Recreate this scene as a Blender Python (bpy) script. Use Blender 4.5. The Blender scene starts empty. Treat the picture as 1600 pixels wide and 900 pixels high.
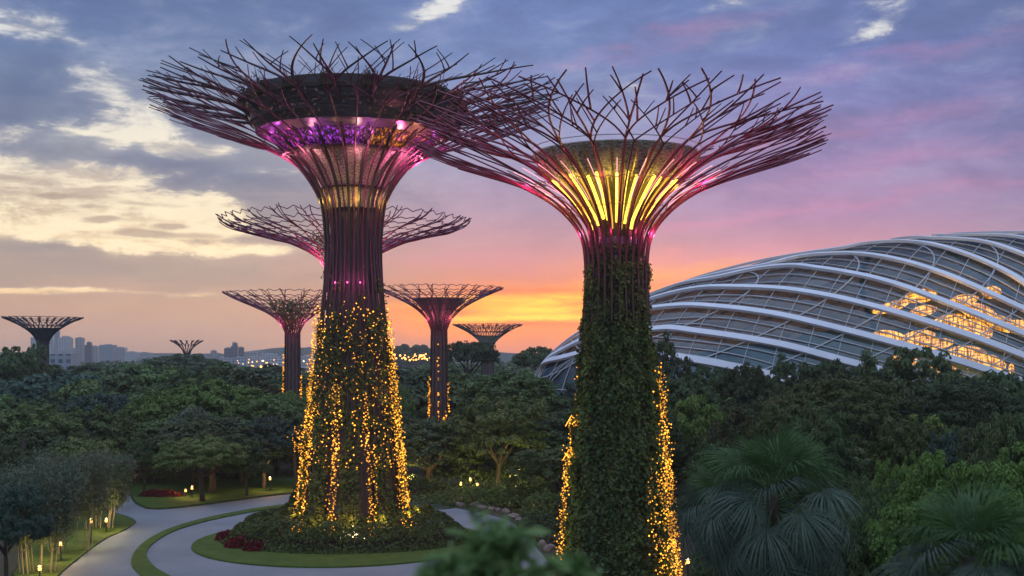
import bpy, bmesh, math, random
import numpy as np
from mathutils import Vector, noise as mnoise
from mathutils.geometry import tessellate_polygon

random.seed(7)
RNG = np.random.default_rng(7)
PI = math.pi
R_ = math.radians
sc = bpy.context.scene
COL = sc.collection

# ------------------------------------------------------------------ camera
F = 1850.0          # focal length in photograph pixels (1600 wide)
HOR = 558.0         # horizon row
CH = 19.2           # eye height
cam = bpy.data.objects.new('camera', bpy.data.cameras.new('camera'))
COL.objects.link(cam)
cam.location = (0, 0, CH)
cam.rotation_euler = (R_(90), 0, 0)
cam.data.sensor_width = 36
cam.data.lens = 36 * F / 1600
cam.data.shift_y = (HOR - 450) / 1600
cam.data.clip_start = 0.5
cam.data.clip_end = 12000
cam.data.dof.use_dof = True
cam.data.dof.focus_distance = 125
cam.data.dof.aperture_fstop = 0.8
sc.camera = cam
sc.view_settings.view_transform = 'Standard'
sc.view_settings.look = 'None'
sc.view_settings.exposure = 0
sc.view_settings.gamma = 1
sc.cycles.use_denoising = True
sc.cycles.max_bounces = 6
sc.cycles.transparent_max_bounces = 10
sc.cycles.volume_bounces = 0
sc.cycles.sample_clamp_indirect = 4
sc.cycles.caustics_reflective = False
sc.cycles.caustics_refractive = False


def lin(r, g, b, a=1.0):
    f = lambda c: c / 12.92 if c <= 0.04045 else ((c + 0.055) / 1.055) ** 2.4
    return (f(r / 255), f(g / 255), f(b / 255), a)


# ------------------------------------------------------------------ sky
def build_world():
    w = bpy.data.worlds.new('World')
    sc.world = w
    w.use_nodes = True
    nt = w.node_tree
    nt.nodes.clear()
    N, L = nt.nodes, nt.links

    def node(t, **kw):
        n = N.new(t)
        for k, v in kw.items():
            setattr(n, k, v)
        return n

    def put(sock, v):
        if hasattr(v, 'is_output') or isinstance(v, bpy.types.NodeSocket):
            L.new(v, sock)
        else:
            sock.default_value = v

    def M(op, a, b=0.0, c=0.0, clamp=False):
        n = node('ShaderNodeMath', operation=op, use_clamp=clamp)
        put(n.inputs[0], a); put(n.inputs[1], b); put(n.inputs[2], c)
        return n.outputs[0]

    def mix(fac, a, b, mode='MIX'):
        n = node('ShaderNodeMix', data_type='RGBA', blend_type=mode)
        put(n.inputs[0], fac); put(n.inputs[6], a); put(n.inputs[7], b)
        return n.outputs[2]

    def ss(v, lo, hi, o0=0.0, o1=1.0):
        n = node('ShaderNodeMapRange', interpolation_type='SMOOTHSTEP')
        put(n.inputs[0], v)
        n.inputs[1].default_value = lo; n.inputs[2].default_value = hi
        n.inputs[3].default_value = o0; n.inputs[4].default_value = o1
        return n.outputs[0]

    def vec(op, a, b=(0, 0, 0), c=(0, 0, 0)):
        n = node('ShaderNodeVectorMath', operation=op)
        put(n.inputs[0], a); put(n.inputs[1], b)
        if op == 'MULTIPLY_ADD':
            put(n.inputs[2], c)
        return n.outputs['Value'] if op in ('LENGTH', 'DOT_PRODUCT') else n.outputs['Vector']

    def fbm(v, scale, detail, rough=0.55, dist=0.0, color=False):
        n = node('ShaderNodeTexNoise', noise_dimensions='3D')
        put(n.inputs['Vector'], v)
        n.inputs['Scale'].default_value = scale
        n.inputs['Detail'].default_value = detail
        n.inputs['Roughness'].default_value = rough
        n.inputs['Distortion'].default_value = dist
        return n.outputs['Color' if color else 'Fac']

    def ramp(v, stops):
        n = node('ShaderNodeValToRGB')
        put(n.inputs[0], v)
        e = n.color_ramp.elements
        while len(e) > 1:
            e.remove(e[-1])
        e[0].position, e[0].color = stops[0]
        for p, c in stops[1:]:
            k = e.new(p); k.color = c
        return n.outputs[0]

    tc = node('ShaderNodeTexCoord')
    d = vec('NORMALIZE', tc.outputs['Generated'])
    sx = node('ShaderNodeSeparateXYZ'); L.new(d, sx.inputs[0])
    az = M('ARCTAN2', sx.outputs[0], sx.outputs[1])
    hyp = M('SQRT', M('ADD', M('MULTIPLY', sx.outputs[0], sx.outputs[0]), M('MULTIPLY', sx.outputs[1], sx.outputs[1])))
    el = M('ARCTAN2', sx.outputs[2], hyp)
    cx = node('ShaderNodeCombineXYZ'); L.new(az, cx.inputs[0]); L.new(el, cx.inputs[1])
    P = cx.outputs[0]                                  # bearing and elevation of the sky direction
    A = lambda px: math.atan((px - 800) / F)
    EL = lambda py: (HOR - py) / F

    # elevation gradients of four bearings of the evening sky
    e0, e1 = -0.05, 0.40
    tpos = M('DIVIDE', M('SUBTRACT', el, e0), e1 - e0)
    T = lambda py: (EL(py) - e0) / (e1 - e0)
    def grad(st):
        return ramp(tpos, [(T(y), lin(*c)) for y, c in sorted(st, key=lambda q: -q[0])])
    left = grad([(600, (170, 150, 145)), (555, (187, 158, 145)), (520, (206, 167, 145)), (480, (208, 168, 146)), (430, (190, 166, 152)),
                 (380, (186, 167, 158)), (300, (168, 164, 168)), (220, (142, 149, 168)), (120, (112, 132, 172)), (0, (98, 122, 170)), (-160, (92, 112, 160))])
    mid = grad([(600, (215, 150, 135)), (555, (222, 148, 132)), (520, (244, 140, 100)), (480, (250, 142, 86)), (440, (228, 146, 130)),
                (400, (206, 150, 160)), (330, (178, 153, 182)), (220, (142, 150, 194)), (100, (114, 138, 190)), (0, (104, 130, 186)), (-160, (96, 116, 170))])
    right = grad([(600, (215, 160, 150)), (500, (246, 170, 140)), (440, (242, 170, 152)), (390, (208, 152, 170)), (340, (180, 144, 184)), (260, (160, 138, 186)),
                  (180, (132, 134, 190)), (100, (112, 128, 186)), (0, (102, 124, 178)), (-160, (92, 112, 162))])
    far = grad([(600, (150, 140, 150)), (500, (176, 150, 165)), (400, (160, 142, 172)), (250, (120, 124, 170)), (0, (96, 112, 160)), (-160, (84, 100, 150))])
    back = grad([(600, (150, 160, 176)), (400, (172, 184, 204)), (100, (174, 188, 208)), (-160, (160, 174, 196))])
    top = lin(150, 166, 196)
    c = mix(ss(az, A(330), A(820)), left, mid)
    c = mix(ss(az, A(850), A(1250)), c, right)
    c = mix(ss(az, A(1250), A(1900)), c, far)
    c = mix(ss(M('ABSOLUTE', az), 0.6, 1.4), c, back)
    c = mix(ss(el, .40, .8), c, top)

    # cloud noise in sky directions, flattened towards the horizon
    big = fbm(vec('MULTIPLY', d, (1.0, 1.0, 2.2)), 6.0, 4, 0.55, 0.4)
    fine = fbm(vec('MULTIPLY', d, (1, 1, 2.8)), 15.0, 10, 0.68, 0.35)
    flat = fbm(vec('MULTIPLY', d, (1, 1, 6.0)), 11.0, 9, 0.60, 0.4)
    warpc = fbm(vec('MULTIPLY', d, (1, 1, 2.2)), 12.0, 6, 0.62, 0.0, True)
    wz = vec('SUBTRACT', warpc, (0.5, 0.5, 0.5))
    warp = vec('MULTIPLY_ADD', wz, (0.10, 0.05, 0), P)
    warp2 = vec('MULTIPLY_ADD', wz, (0.07, 0.012, 0), P)

    def blob(px, py, wx, wy, amp=1.0, W=warp, ang=0.0):
        q = vec('SUBTRACT', W, (A(px), EL(py), 0))
        if ang:
            r = node('ShaderNodeVectorRotate', rotation_type='Z_AXIS')
            L.new(q, r.inputs['Vector']); r.inputs['Angle'].default_value = -ang
            q = r.outputs[0]
        return ss(vec('LENGTH', vec('MULTIPLY', q, (F / wx, F / wy, 0))), 1.0, 0.0, 0.0, amp)

    def total(bl):
        s = bl[0]
        for b in bl[1:]:
            s = M('ADD', s, b)
        return s

    # rolling blue-grey cloud over the whole upper sky
    hi = ss(el, EL(420), EL(200))
    roll = M('ADD', M('MULTIPLY', fine, .6), M('MULTIPLY', big, .6))
    c = mix(M('MULTIPLY', M('MULTIPLY', ss(roll, .56, .80), hi), .42), c, lin(176, 180, 206))
    c = mix(M('MULTIPLY', M('MULTIPLY', ss(roll, .62, .42), hi), .45), c, lin(88, 106, 152))
    # slate undersides
    dark = total([blob(40, 190, 190, 110, 1.1), blob(320, 290, 330, 60, 1.1), blob(360, 335, 240, 40, .7), blob(130, 30, 420, 70, .5),
                  blob(120, 432, 330, 40, .7), blob(40, 398, 180, 16, 1.0, warp2), blob(430, 440, 300, 30, .5), blob(230, 272, 160, 20, .5),
                  blob(1150, 70, 260, 40, .5, warp, .12), blob(1500, 60, 300, 40, .5, warp, .15), blob(1560, 120, 240, 40, .45, warp, .15)])
    dark = M('MULTIPLY', dark, ss(M('ADD', M('MULTIPLY', fine, .5), M('MULTIPLY', flat, .5)), .34, .58, .35, 1.15))
    dcol = mix(ss(el, EL(470), EL(230)), lin(160, 146, 144), lin(92, 110, 150))
    c = mix(M('MULTIPLY', dark, 0.66, 0, True), c, dcol)

    # cream breaks in the cloud
    gap = total([blob(25, 88, 150, 36, 1.0), blob(130, 108, 120, 36, .35), blob(150, 150, 120, 50, .55), blob(200, 198, 130, 60, .8), blob(170, 232, 170, 40, .5), blob(10, 236, 170, 46, .8),
                 blob(310, 252, 130, 24, 1.25, warp2), blob(255, 238, 90, 26, .6), blob(420, 275, 130, 20, .4, warp2), blob(90, 300, 280, 60, .9), blob(60, 340, 290, 90, 1.6), blob(210, 345, 280, 70, 1.1),
                 blob(250, 376, 260, 34, 1.0), blob(320, 345, 120, 40, .6), blob(400, 394, 150, 16, .9, warp2), blob(330, 400, 160, 14, .4, warp2),
                 blob(60, 461, 170, 10, 1.15, warp2), blob(310, 465, 110, 9, .8, warp2), blob(230, 463, 80, 5, .5, warp2),
                 blob(690, 26, 130, 28, .55, warp, .4), blob(655, 52, 90, 20, .5, warp, .3), blob(730, 8, 70, 16, .4, warp, .3), blob(1255, 0, 210, 24, 1.5, warp2, .1), blob(1170, 22, 100, 22, .8, warp2, .2),
                 blob(1370, 64, 110, 22, .6, warp, .5), blob(1470, 22, 160, 20, .8, warp2, .2), blob(960, 140, 110, 50, .5), blob(1590, 80, 80, 30, .5)])
    nz = M('ADD', M('MULTIPLY', M('SUBTRACT', fine, .5), 2.4), M('MULTIPLY', M('SUBTRACT', flat, .5), 2.0))
    g = ss(M('ADD', gap, nz), .48, 1.2)
    g = M('MULTIPLY', g, M('MINIMUM', M('MULTIPLY', gap, 3.0), 1.0))
    ccol = mix(ss(el, EL(440), EL(60)), (1.12, .92, .60, 1), lin(232, 232, 230))
    ccol = mix(ss(el, EL(480), EL(445)), lin(255, 200, 136), ccol)
    c = mix(M('MULTIPLY', ss(M('ADD', gap, M('MULTIPLY', nz, .6)), .05, 1.0), .38, 0, True), c, mix(hi, lin(226, 204, 176), lin(190, 194, 202)))
    ccol = mix(ss(M('ADD', fine, M('MULTIPLY', flat, .8)), .98, .72), ccol, mix(hi, lin(222, 190, 152), lin(190, 186, 186)))
    c = mix(M('MULTIPLY', g, .93, 0, True), c, ccol)
    # little flat clouds standing before the cream light
    puff = total([blob(165, 355, 60, 9, 1.1, warp2), blob(262, 363, 44, 9, 1.1, warp2), blob(215, 374, 70, 10, 1.1, warp2), blob(120, 322, 120, 10, .8, warp2),
                  blob(140, 336, 44, 7, .8, warp2), blob(300, 377, 90, 10, .7, warp2), blob(70, 324, 50, 7, .7, warp2), blob(20, 300, 150, 10, .6, warp2), blob(230, 330, 90, 8, .6, warp2)])
    c = mix(M('MULTIPLY', ss(M('ADD', puff, M('MULTIPLY', nz, .5)), .2, .9), .72, 0, True), c, lin(178, 154, 142))

    # the sunset glow and its streaks
    glow = total([blob(850, 492, 280, 66, .95), blob(1040, 440, 280, 60, .35), blob(650, 500, 200, 46, .5)])
    c = mix(M('MULTIPLY', glow, .95, 0, True), c, (1.5, .40, .07, 1))
    st = total([blob(840, 468, 190, 14, .9, warp2), blob(860, 484, 170, 12, 1.0, warp2), blob(880, 496, 140, 8, 1.2, warp2), blob(740, 496, 150, 10, .6, warp2),
                blob(1040, 428, 170, 16, .5, warp2, .12), blob(660, 478, 130, 10, .35, warp2)])
    c = mix(M('MULTIPLY', M('MULTIPLY', st, ss(flat, .36, .6, .25, 1.3)), .95, 0, True), c, (1.45, .82, .10, 1))
    pk = total([blob(1130, 350, 380, 22, .5, warp, .12), blob(1500, 315, 380, 22, .5, warp, .1), blob(1450, 120, 340, 26, .3, warp, .14), blob(1250, 225, 460, 36, .4, warp, .12),
                blob(1010, 85, 280, 26, .35, warp, .2), blob(1420, 270, 300, 24, .3, warp, .12), blob(1120, 410, 300, 34, .5, warp, .1), blob(760, 410, 220, 30, .4, warp)])
    c = mix(M('MULTIPLY', M('MULTIPLY', pk, ss(flat, .34, .62, .3, 1.2)), .55, 0, True), c, lin(236, 146, 180))
    bk = total([blob(860, 508, 170, 8, .7, warp2), blob(800, 455, 160, 9, .5, warp2), blob(700, 485, 120, 7, .4, warp2), blob(930, 476, 90, 6, .5, warp2)])
    c = mix(M('MULTIPLY', M('MULTIPLY', bk, ss(flat, .36, .6, .4, 1.5)), .85, 0, True), c, lin(212, 108, 98))
    # faint mottling everywhere
    c = mix(.3, c, mix(1.0, c, mix(ss(roll, .4, .8), lin(205, 205, 212), lin(255, 255, 252)), 'MULTIPLY'))

    sky = node('ShaderNodeTexSky', sky_type='NISHITA')
    sky.sun_disc = False
    sky.sun_elevation = R_(2.0)
    sky.sun_rotation = A(850)
    b1 = node('ShaderNodeBackground'); L.new(sky.outputs[0], b1.inputs[0]); b1.inputs[1].default_value = 0.006
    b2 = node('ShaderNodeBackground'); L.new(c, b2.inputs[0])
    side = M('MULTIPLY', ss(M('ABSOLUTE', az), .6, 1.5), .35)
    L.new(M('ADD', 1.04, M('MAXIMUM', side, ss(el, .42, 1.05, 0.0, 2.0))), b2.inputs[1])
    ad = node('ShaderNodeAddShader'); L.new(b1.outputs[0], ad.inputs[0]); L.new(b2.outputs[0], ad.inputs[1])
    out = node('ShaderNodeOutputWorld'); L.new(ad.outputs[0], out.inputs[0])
    w.cycles.sampling_method = 'MANUAL'
    w.cycles.sample_map_resolution = 512


build_world()
sun = bpy.data.objects.new('sun', bpy.data.lights.new('sun', 'SUN'))
COL.objects.link(sun)
sun.data.energy = 0.25
sun.data.angle = R_(6)
sun.data.color = (1.0, 0.62, 0.38)
sun.rotation_euler = Vector((-math.atan(50 / F), -1.0, -math.tan(R_(2.0)))).to_track_quat('-Z', 'Y').to_euler()
sun.location = (20, 900, 60)


# ------------------------------------------------------------------ helpers
def at(px, py, D):
    return ((px - 800) / F * D, D, CH + (HOR - py) / F * D)


def gp(px, py):
    D = CH * F / (py - HOR)
    return ((px - 800) / F * D, D)


def tag(o, label=None, cat=None, group=None, kind=None):
    if label: o['label'] = label
    if cat: o['category'] = cat
    if group: o['group'] = group
    if kind: o['kind'] = kind
    return o


def empty(name, loc, label=None, cat=None, group=None, rz=0.0):
    o = bpy.data.objects.new(name, None)
    o.empty_display_size = 0.3
    COL.objects.link(o)
    o.location = loc
    o.rotation_euler = (0, 0, rz)
    return tag(o, label, cat, group)


def copy_tree(o, parent=None):
    c = o.copy()
    COL.objects.link(c)
    c.parent = parent
    for ch in o.children:
        copy_tree(ch, c)
    return c


class MB:
    """collects geometry for one mesh object"""
    def __init__(s):
        s.v = []; s.f = []; s.n = 0

    def add(s, v, f):
        v = np.asarray(v, float).reshape(-1, 3)
        s.v.append(v)
        s.f.extend([tuple(int(i) + s.n for i in q) for q in f])
        s.n += len(v)

    def tube(s, pts, rad, sides=5, cap=True):
        pts = np.asarray(pts, float); n = len(pts)
        rad = np.full(n, rad) if np.isscalar(rad) else np.asarray(rad, float)
        t = np.gradient(pts, axis=0)
        t /= np.linalg.norm(t, axis=1)[:, None] + 1e-9
        up = np.array([0, 0, 1.0]) if abs(t[0, 2]) < 0.9 else np.array([1.0, 0, 0])
        vs = []
        u = np.cross(t[0], up); u /= np.linalg.norm(u)
        a = np.arange(sides) * 2 * PI / sides
        for i in range(n):
            u = u - t[i] * np.dot(u, t[i]); u /= np.linalg.norm(u) + 1e-9
            w = np.cross(t[i], u)
            vs.append(pts[i] + rad[i] * (np.cos(a)[:, None] * u + np.sin(a)[:, None] * w))
        f = []
        for i in range(n - 1):
            for j in range(sides):
                k = (j + 1) % sides
                f.append((i * sides + j, i * sides + k, (i + 1) * sides + k, (i + 1) * sides + j))
        if cap:
            f.append(tuple(range(sides))[::-1]); f.append(tuple((n - 1) * sides + j for j in range(sides)))
        s.add(np.concatenate(vs), f)

    def lathe(s, prof, seg=48, cap=False):
        prof = np.asarray(prof, float); n = len(prof)
        a = np.arange(seg) * 2 * PI / seg
        v = np.concatenate([np.stack([r * np.cos(a), r * np.sin(a), np.full(seg, z)], 1) for r, z in prof])
        f = []
        for i in range(n - 1):
            for j in range(seg):
                k = (j + 1) % seg
                f.append((i * seg + j, i * seg + k, (i + 1) * seg + k, (i + 1) * seg + j))
        if cap:
            f.append(tuple((n - 1) * seg + j for j in range(seg)))
        s.add(v, f)

    def box(s, c, size, rz=0.0):
        x, y, z = [q / 2 for q in size]
        v = np.array([(-x, -y, -z), (x, -y, -z), (x, y, -z), (-x, y, -z), (-x, -y, z), (x, -y, z), (x, y, z), (-x, y, z)])
        ca, sa = math.cos(rz), math.sin(rz)
        v = np.stack([v[:, 0] * ca - v[:, 1] * sa, v[:, 0] * sa + v[:, 1] * ca, v[:, 2]], 1) + np.asarray(c)
        s.add(v, [(0, 3, 2, 1), (4, 5, 6, 7), (0, 1, 5, 4), (1, 2, 6, 5), (2, 3, 7, 6), (3, 0, 4, 7)])

    def bulbs(s, pts, r):
        pts = np.asarray(pts, float)
        o = np.array([(1, 0, 0), (-1, 0, 0), (0, 1, 0), (0, -1, 0), (0, 0, 1), (0, 0, -1)], float)
        fc = [(0, 2, 4), (2, 1, 4), (1, 3, 4), (3, 0, 4), (2, 0, 5), (1, 2, 5), (3, 1, 5), (0, 3, 5)]
        r = np.full(len(pts), r) if np.isscalar(r) else r
        for p, q in zip(pts, r):
            s.add(p + o * q, fc)

    def leaves(s, c, nrm, size, spread=0.8, aspect=0.5, droop=0.0):
        """rhombic leaf blades at centres c facing roughly along nrm"""
        c = np.asarray(c, float); n = len(c)
        nv = np.asarray(nrm, float) + RNG.normal(size=(n, 3)) * spread
        nv /= np.linalg.norm(nv, axis=1)[:, None] + 1e-9
        a = RNG.normal(size=(n, 3)); a[:, 2] -= droop
        a -= nv * (a * nv).sum(1)[:, None]
        a /= np.linalg.norm(a, axis=1)[:, None] + 1e-9
        b = np.cross(nv, a)
        L = (size * RNG.uniform(.65, 1.35, n))[:, None]
        v = np.stack([c - a * L * .5, c + b * L * aspect * .5 + a * L * .05, c + a * L * .5 - nv * L * .12, c - b * L * aspect * .5 + a * L * .05], 1).reshape(-1, 3)
        base = np.arange(n) * 4
        s.v.append(v)
        s.f.extend([(i, i + 1, i + 2, i + 3) for i in (base + s.n).tolist()])
        s.n += len(v)

    def build(s, name, mat, parent=None, smooth=False):
        me = bpy.data.meshes.new(name)
        v = np.concatenate(s.v) if s.v else np.zeros((0, 3))
        me.from_pydata(v.tolist(), [], s.f)
        if smooth:
            me.polygons.foreach_set('use_smooth', [True] * len(me.polygons))
        me.materials.append(mat)
        me.update()
        o = bpy.data.objects.new(name, me)
        COL.objects.link(o)
        o.parent = parent
        return o


def spline(pts, n):
    """Catmull-Rom through pts, resampled evenly to n points"""
    p = np.asarray(pts, float)
    p = np.vstack([2 * p[0] - p[1], p, 2 * p[-1] - p[-2]])
    out = []
    for i in range(1, len(p) - 2):
        t = np.linspace(0, 1, 24, endpoint=False)[:, None]
        a, b, c, d = p[i - 1], p[i], p[i + 1], p[i + 2]
        out.append(.5 * (2 * b + (c - a) * t + (2 * a - 5 * b + 4 * c - d) * t ** 2 + (3 * b - a - 3 * c + d) * t ** 3))
    out = np.vstack(out + [p[-2:-1]])
    d = np.r_[0, np.cumsum(np.linalg.norm(np.diff(out, axis=0), axis=1))]
    q = np.linspace(0, d[-1], n)
    return np.stack([np.interp(q, d, out[:, k]) for k in range(out.shape[1])], 1)


# ------------------------------------------------------------------ materials
def nmat(name):
    m = bpy.data.materials.new(name)
    m.use_nodes = True
    nt = m.node_tree
    b = nt.nodes['Principled BSDF']
    return m, nt, b


def surf_mat(name, c1, c2, scale=1.0, rough=0.7, metal=0.0, bump=0.0, detail=6, stretch=(1, 1, 1), spec=0.4, bscale=None):
    m, nt, b = nmat(name)
    tc = nt.nodes.new('ShaderNodeTexCoord')
    mp = nt.nodes.new('ShaderNodeMapping'); mp.inputs['Scale'].default_value = stretch
    nt.links.new(tc.outputs['Object'], mp.inputs[0])
    n = nt.nodes.new('ShaderNodeTexNoise'); n.inputs['Scale'].default_value = scale; n.inputs['Detail'].default_value = detail
    n.inputs['Roughness'].default_value = .65
    nt.links.new(mp.outputs[0], n.inputs['Vector'])
    r = nt.nodes.new('ShaderNodeValToRGB')
    r.color_ramp.elements[0].position = .3; r.color_ramp.elements[1].position = .7
    r.color_ramp.elements[0].color = (*c1, 1); r.color_ramp.elements[1].color = (*c2, 1)
    nt.links.new(n.outputs['Fac'], r.inputs[0]); nt.links.new(r.outputs[0], b.inputs['Base Color'])
    b.inputs['Roughness'].default_value = rough; b.inputs['Metallic'].default_value = metal
    b.inputs['Specular IOR Level'].default_value = spec
    if bump:
        n2 = n
        if bscale:
            n2 = nt.nodes.new('ShaderNodeTexNoise'); n2.inputs['Scale'].default_value = bscale; n2.inputs['Detail'].default_value = 4
            nt.links.new(mp.outputs[0], n2.inputs['Vector'])
        bp = nt.nodes.new('ShaderNodeBump'); bp.inputs['Strength'].default_value = bump; bp.inputs['Distance'].default_value = .1
        nt.links.new(n2.outputs['Fac'], bp.inputs['Height']); nt.links.new(bp.outputs[0], b.inputs['Normal'])
    return m


def leaf_mat(name, cols, trans=0.25, rough=0.55, objvar=0.35):
    """leaf blades: colour varies from blade to blade and a little from plant to plant"""
    m, nt, b = nmat(name)
    g = nt.nodes.new('ShaderNodeNewGeometry')
    r = nt.nodes.new('ShaderNodeValToRGB')
    e = r.color_ramp.elements
    e[0].position = 0; e[0].color = (*cols[0], 1)
    e[1].position = 1; e[1].color = (*cols[-1], 1)
    for i, c in enumerate(cols[1:-1]):
        k = e.new((i + 1) / (len(cols) - 1)); k.color = (*c, 1)
    nt.links.new(g.outputs['Random Per Island'], r.inputs[0])
    oi = nt.nodes.new('ShaderNodeObjectInfo')
    hs = nt.nodes.new('ShaderNodeHueSaturation')
    mr = nt.nodes.new('ShaderNodeMapRange')
    mr.inputs[3].default_value = 1 - objvar; mr.inputs[4].default_value = 1 + objvar
    nt.links.new(oi.outputs['Random'], mr.inputs[0]); nt.links.new(mr.outputs[0], hs.inputs['Value'])
    ml = nt.nodes.new('ShaderNodeMath'); ml.operation = 'MULTIPLY_ADD'
    fr = nt.nodes.new('ShaderNodeMath'); fr.operation = 'FRACT'
    m7 = nt.nodes.new('ShaderNodeMath'); m7.operation = 'MULTIPLY'; m7.inputs[1].default_value = 7.31
    nt.links.new(oi.outputs['Random'], m7.inputs[0]); nt.links.new(m7.outputs[0], fr.inputs[0])
    nt.links.new(fr.outputs[0], ml.inputs[0]); ml.inputs[1].default_value = .03 * objvar / .35; ml.inputs[2].default_value = .5 - .008 * objvar / .35
    nt.links.new(ml.outputs[0], hs.inputs['Hue'])
    nt.links.new(r.outputs[0], hs.inputs['Color'])
    nt.links.new(hs.outputs[0], b.inputs['Base Color'])
    b.inputs['Roughness'].default_value = rough; b.inputs['Specular IOR Level'].default_value = .2
    tl = nt.nodes.new('ShaderNodeBsdfTranslucent'); nt.links.new(hs.outputs[0], tl.inputs[0])
    mx = nt.nodes.new('ShaderNodeMixShader'); mx.inputs[0].default_value = trans
    nt.links.new(b.outputs[0], mx.inputs[1]); nt.links.new(tl.outputs[0], mx.inputs[2])
    nt.links.new(mx.outputs[0], nt.nodes['Material Output'].inputs[0])
    return m


def glow_mat(name, col, strength):
    m = bpy.data.materials.new(name); m.use_nodes = True
    nt = m.node_tree; nt.nodes.clear()
    e = nt.nodes.new('ShaderNodeEmission'); e.inputs[0].default_value = (*col, 1); e.inputs[1].default_value = strength
    o = nt.nodes.new('ShaderNodeOutputMaterial'); nt.links.new(e.outputs[0], o.inputs[0])
    return m


def lamp(name, loc, parent, energy, color, radius=0.2, spot=None):
    d = bpy.data.lights.new(name, 'SPOT' if spot else 'POINT')
    d.energy = energy; d.color = color; d.shadow_soft_size = radius
    o = bpy.data.objects.new(name, d); COL.objects.link(o); o.parent = parent; o.location = loc
    if spot:
        d.spot_size = spot[1]; d.spot_blend = .5
        o.rotation_euler = Vector(spot[0]).to_track_quat('-Z', 'Y').to_euler()
    return o


MT = {}
MT['road'] = surf_mat('road_concrete', (.125, .165, .185), (.18, .22, .24), .16, .8, bump=.25, bscale=4, spec=.3)
MT['soil'] = surf_mat('forest_floor', (.018, .022, .010), (.045, .045, .022), .2, .95, bump=.4)
MT['lawn'] = surf_mat('lawn_grass', (.035, .075, .012), (.07, .12, .022), .6, .9, bump=.8, bscale=9, spec=.15)
MT['earth'] = surf_mat('dark_earth', (.018, .014, .010), (.04, .03, .02), 1.5, .95, bump=.5)
MT['steel'] = surf_mat('branch_steel', (.12, .032, .065), (.17, .05, .095), .8, .45, .3)
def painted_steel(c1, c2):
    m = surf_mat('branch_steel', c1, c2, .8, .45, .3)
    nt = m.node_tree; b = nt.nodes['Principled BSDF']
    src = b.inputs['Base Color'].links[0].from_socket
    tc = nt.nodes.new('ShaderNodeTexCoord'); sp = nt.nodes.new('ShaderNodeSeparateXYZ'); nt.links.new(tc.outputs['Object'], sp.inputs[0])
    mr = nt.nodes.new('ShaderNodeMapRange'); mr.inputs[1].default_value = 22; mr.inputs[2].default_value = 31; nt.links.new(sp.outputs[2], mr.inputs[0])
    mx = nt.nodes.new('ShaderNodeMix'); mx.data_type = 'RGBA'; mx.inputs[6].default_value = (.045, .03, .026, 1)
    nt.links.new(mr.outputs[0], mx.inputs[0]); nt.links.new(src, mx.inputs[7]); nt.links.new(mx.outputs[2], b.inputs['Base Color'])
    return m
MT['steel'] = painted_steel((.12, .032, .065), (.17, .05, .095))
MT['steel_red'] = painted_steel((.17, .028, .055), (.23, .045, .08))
MT['steel_dark'] = surf_mat('dark_steel', (.035, .028, .032), (.06, .042, .05), .8, .5, .3)
MT['steel_blue'] = surf_mat('blue_grey_steel', (.03, .035, .05), (.05, .06, .08), .8, .5, .3)
MT['core'] = surf_mat('trunk_cladding', (.05, .035, .042), (.12, .085, .085), 3.0, .6, .2, bump=.6, stretch=(1, 1, .25))
MT['bark'] = surf_mat('bark', (.035, .028, .02), (.075, .06, .045), 4, .9, bump=.7, stretch=(1, 1, .3))
MT['pale_bark'] = surf_mat('pale_bark', (.16, .15, .11), (.26, .25, .18), 4, .8, bump=.4, stretch=(1, 1, .3))
MT['stone'] = surf_mat('stone', (.12, .11, .10), (.25, .23, .21), 3, .85, bump=.6)
MT['white'] = surf_mat('white_steel', (.50, .54, .60), (.60, .64, .70), .15, .45, spec=.4)
MT['mullion'] = surf_mat('grey_mullion', (.26, .29, .32), (.34, .37, .40), .3, .5)
MT['concrete'] = surf_mat('pale_concrete', (.30, .30, .31), (.40, .40, .41), .3, .85)
MT['bulb'] = glow_mat('gold_fairy_light', (1.0, .40, .035), 3.0)
MT['bulb_red'] = glow_mat('amber_fairy_light', (1.0, .36, .03), 2.2)
for nm in ('bulb', 'bulb_red'):
    nt_ = MT[nm].node_tree; e_ = nt_.nodes['Emission']
    g_ = nt_.nodes.new('ShaderNodeNewGeometry'); k_ = nt_.nodes.new('ShaderNodeMapRange')
    k_.inputs[3].default_value = .5; k_.inputs[4].default_value = 4.6 if nm == 'bulb' else 3.4
    pw_ = nt_.nodes.new('ShaderNodeMath'); pw_.operation = 'POWER'; pw_.inputs[1].default_value = 1.8
    nt_.links.new(g_.outputs['Random Per Island'], pw_.inputs[0]); nt_.links.new(pw_.outputs[0], k_.inputs[0]); nt_.links.new(k_.outputs[0], e_.inputs[1])
MT['lamp_glow'] = glow_mat('warm_lamp', (1.0, .52, .13), 3.4)
MT['leaf_dark'] = leaf_mat('leaf_dark', [(0.038, 0.062, 0.026), (0.062, 0.098, 0.036), (0.095, 0.135, 0.050)])
MT['leaf_mid'] = leaf_mat('leaf_mid', [(0.058, 0.094, 0.026), (0.092, 0.138, 0.038), (0.132, 0.184, 0.056)])
MT['leaf_bright'] = leaf_mat('leaf_bright', [(0.070, 0.130, 0.024), (0.110, 0.185, 0.036), (0.150, 0.230, 0.056)], objvar=.15)
MT['leaf_grey'] = leaf_mat('leaf_grey', [(0.062, 0.092, 0.055), (0.100, 0.140, 0.086), (0.150, 0.190, 0.130)], objvar=.15)
MT['leaf_blue'] = leaf_mat('leaf_blue', [(0.032, 0.068, 0.046), (0.054, 0.102, 0.070), (0.080, 0.136, 0.098)])
MT['leaf_red'] = leaf_mat('leaf_red', [(.11, .012, .02), (.17, .02, .03), (.10, .03, .03)], objvar=.1)
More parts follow.
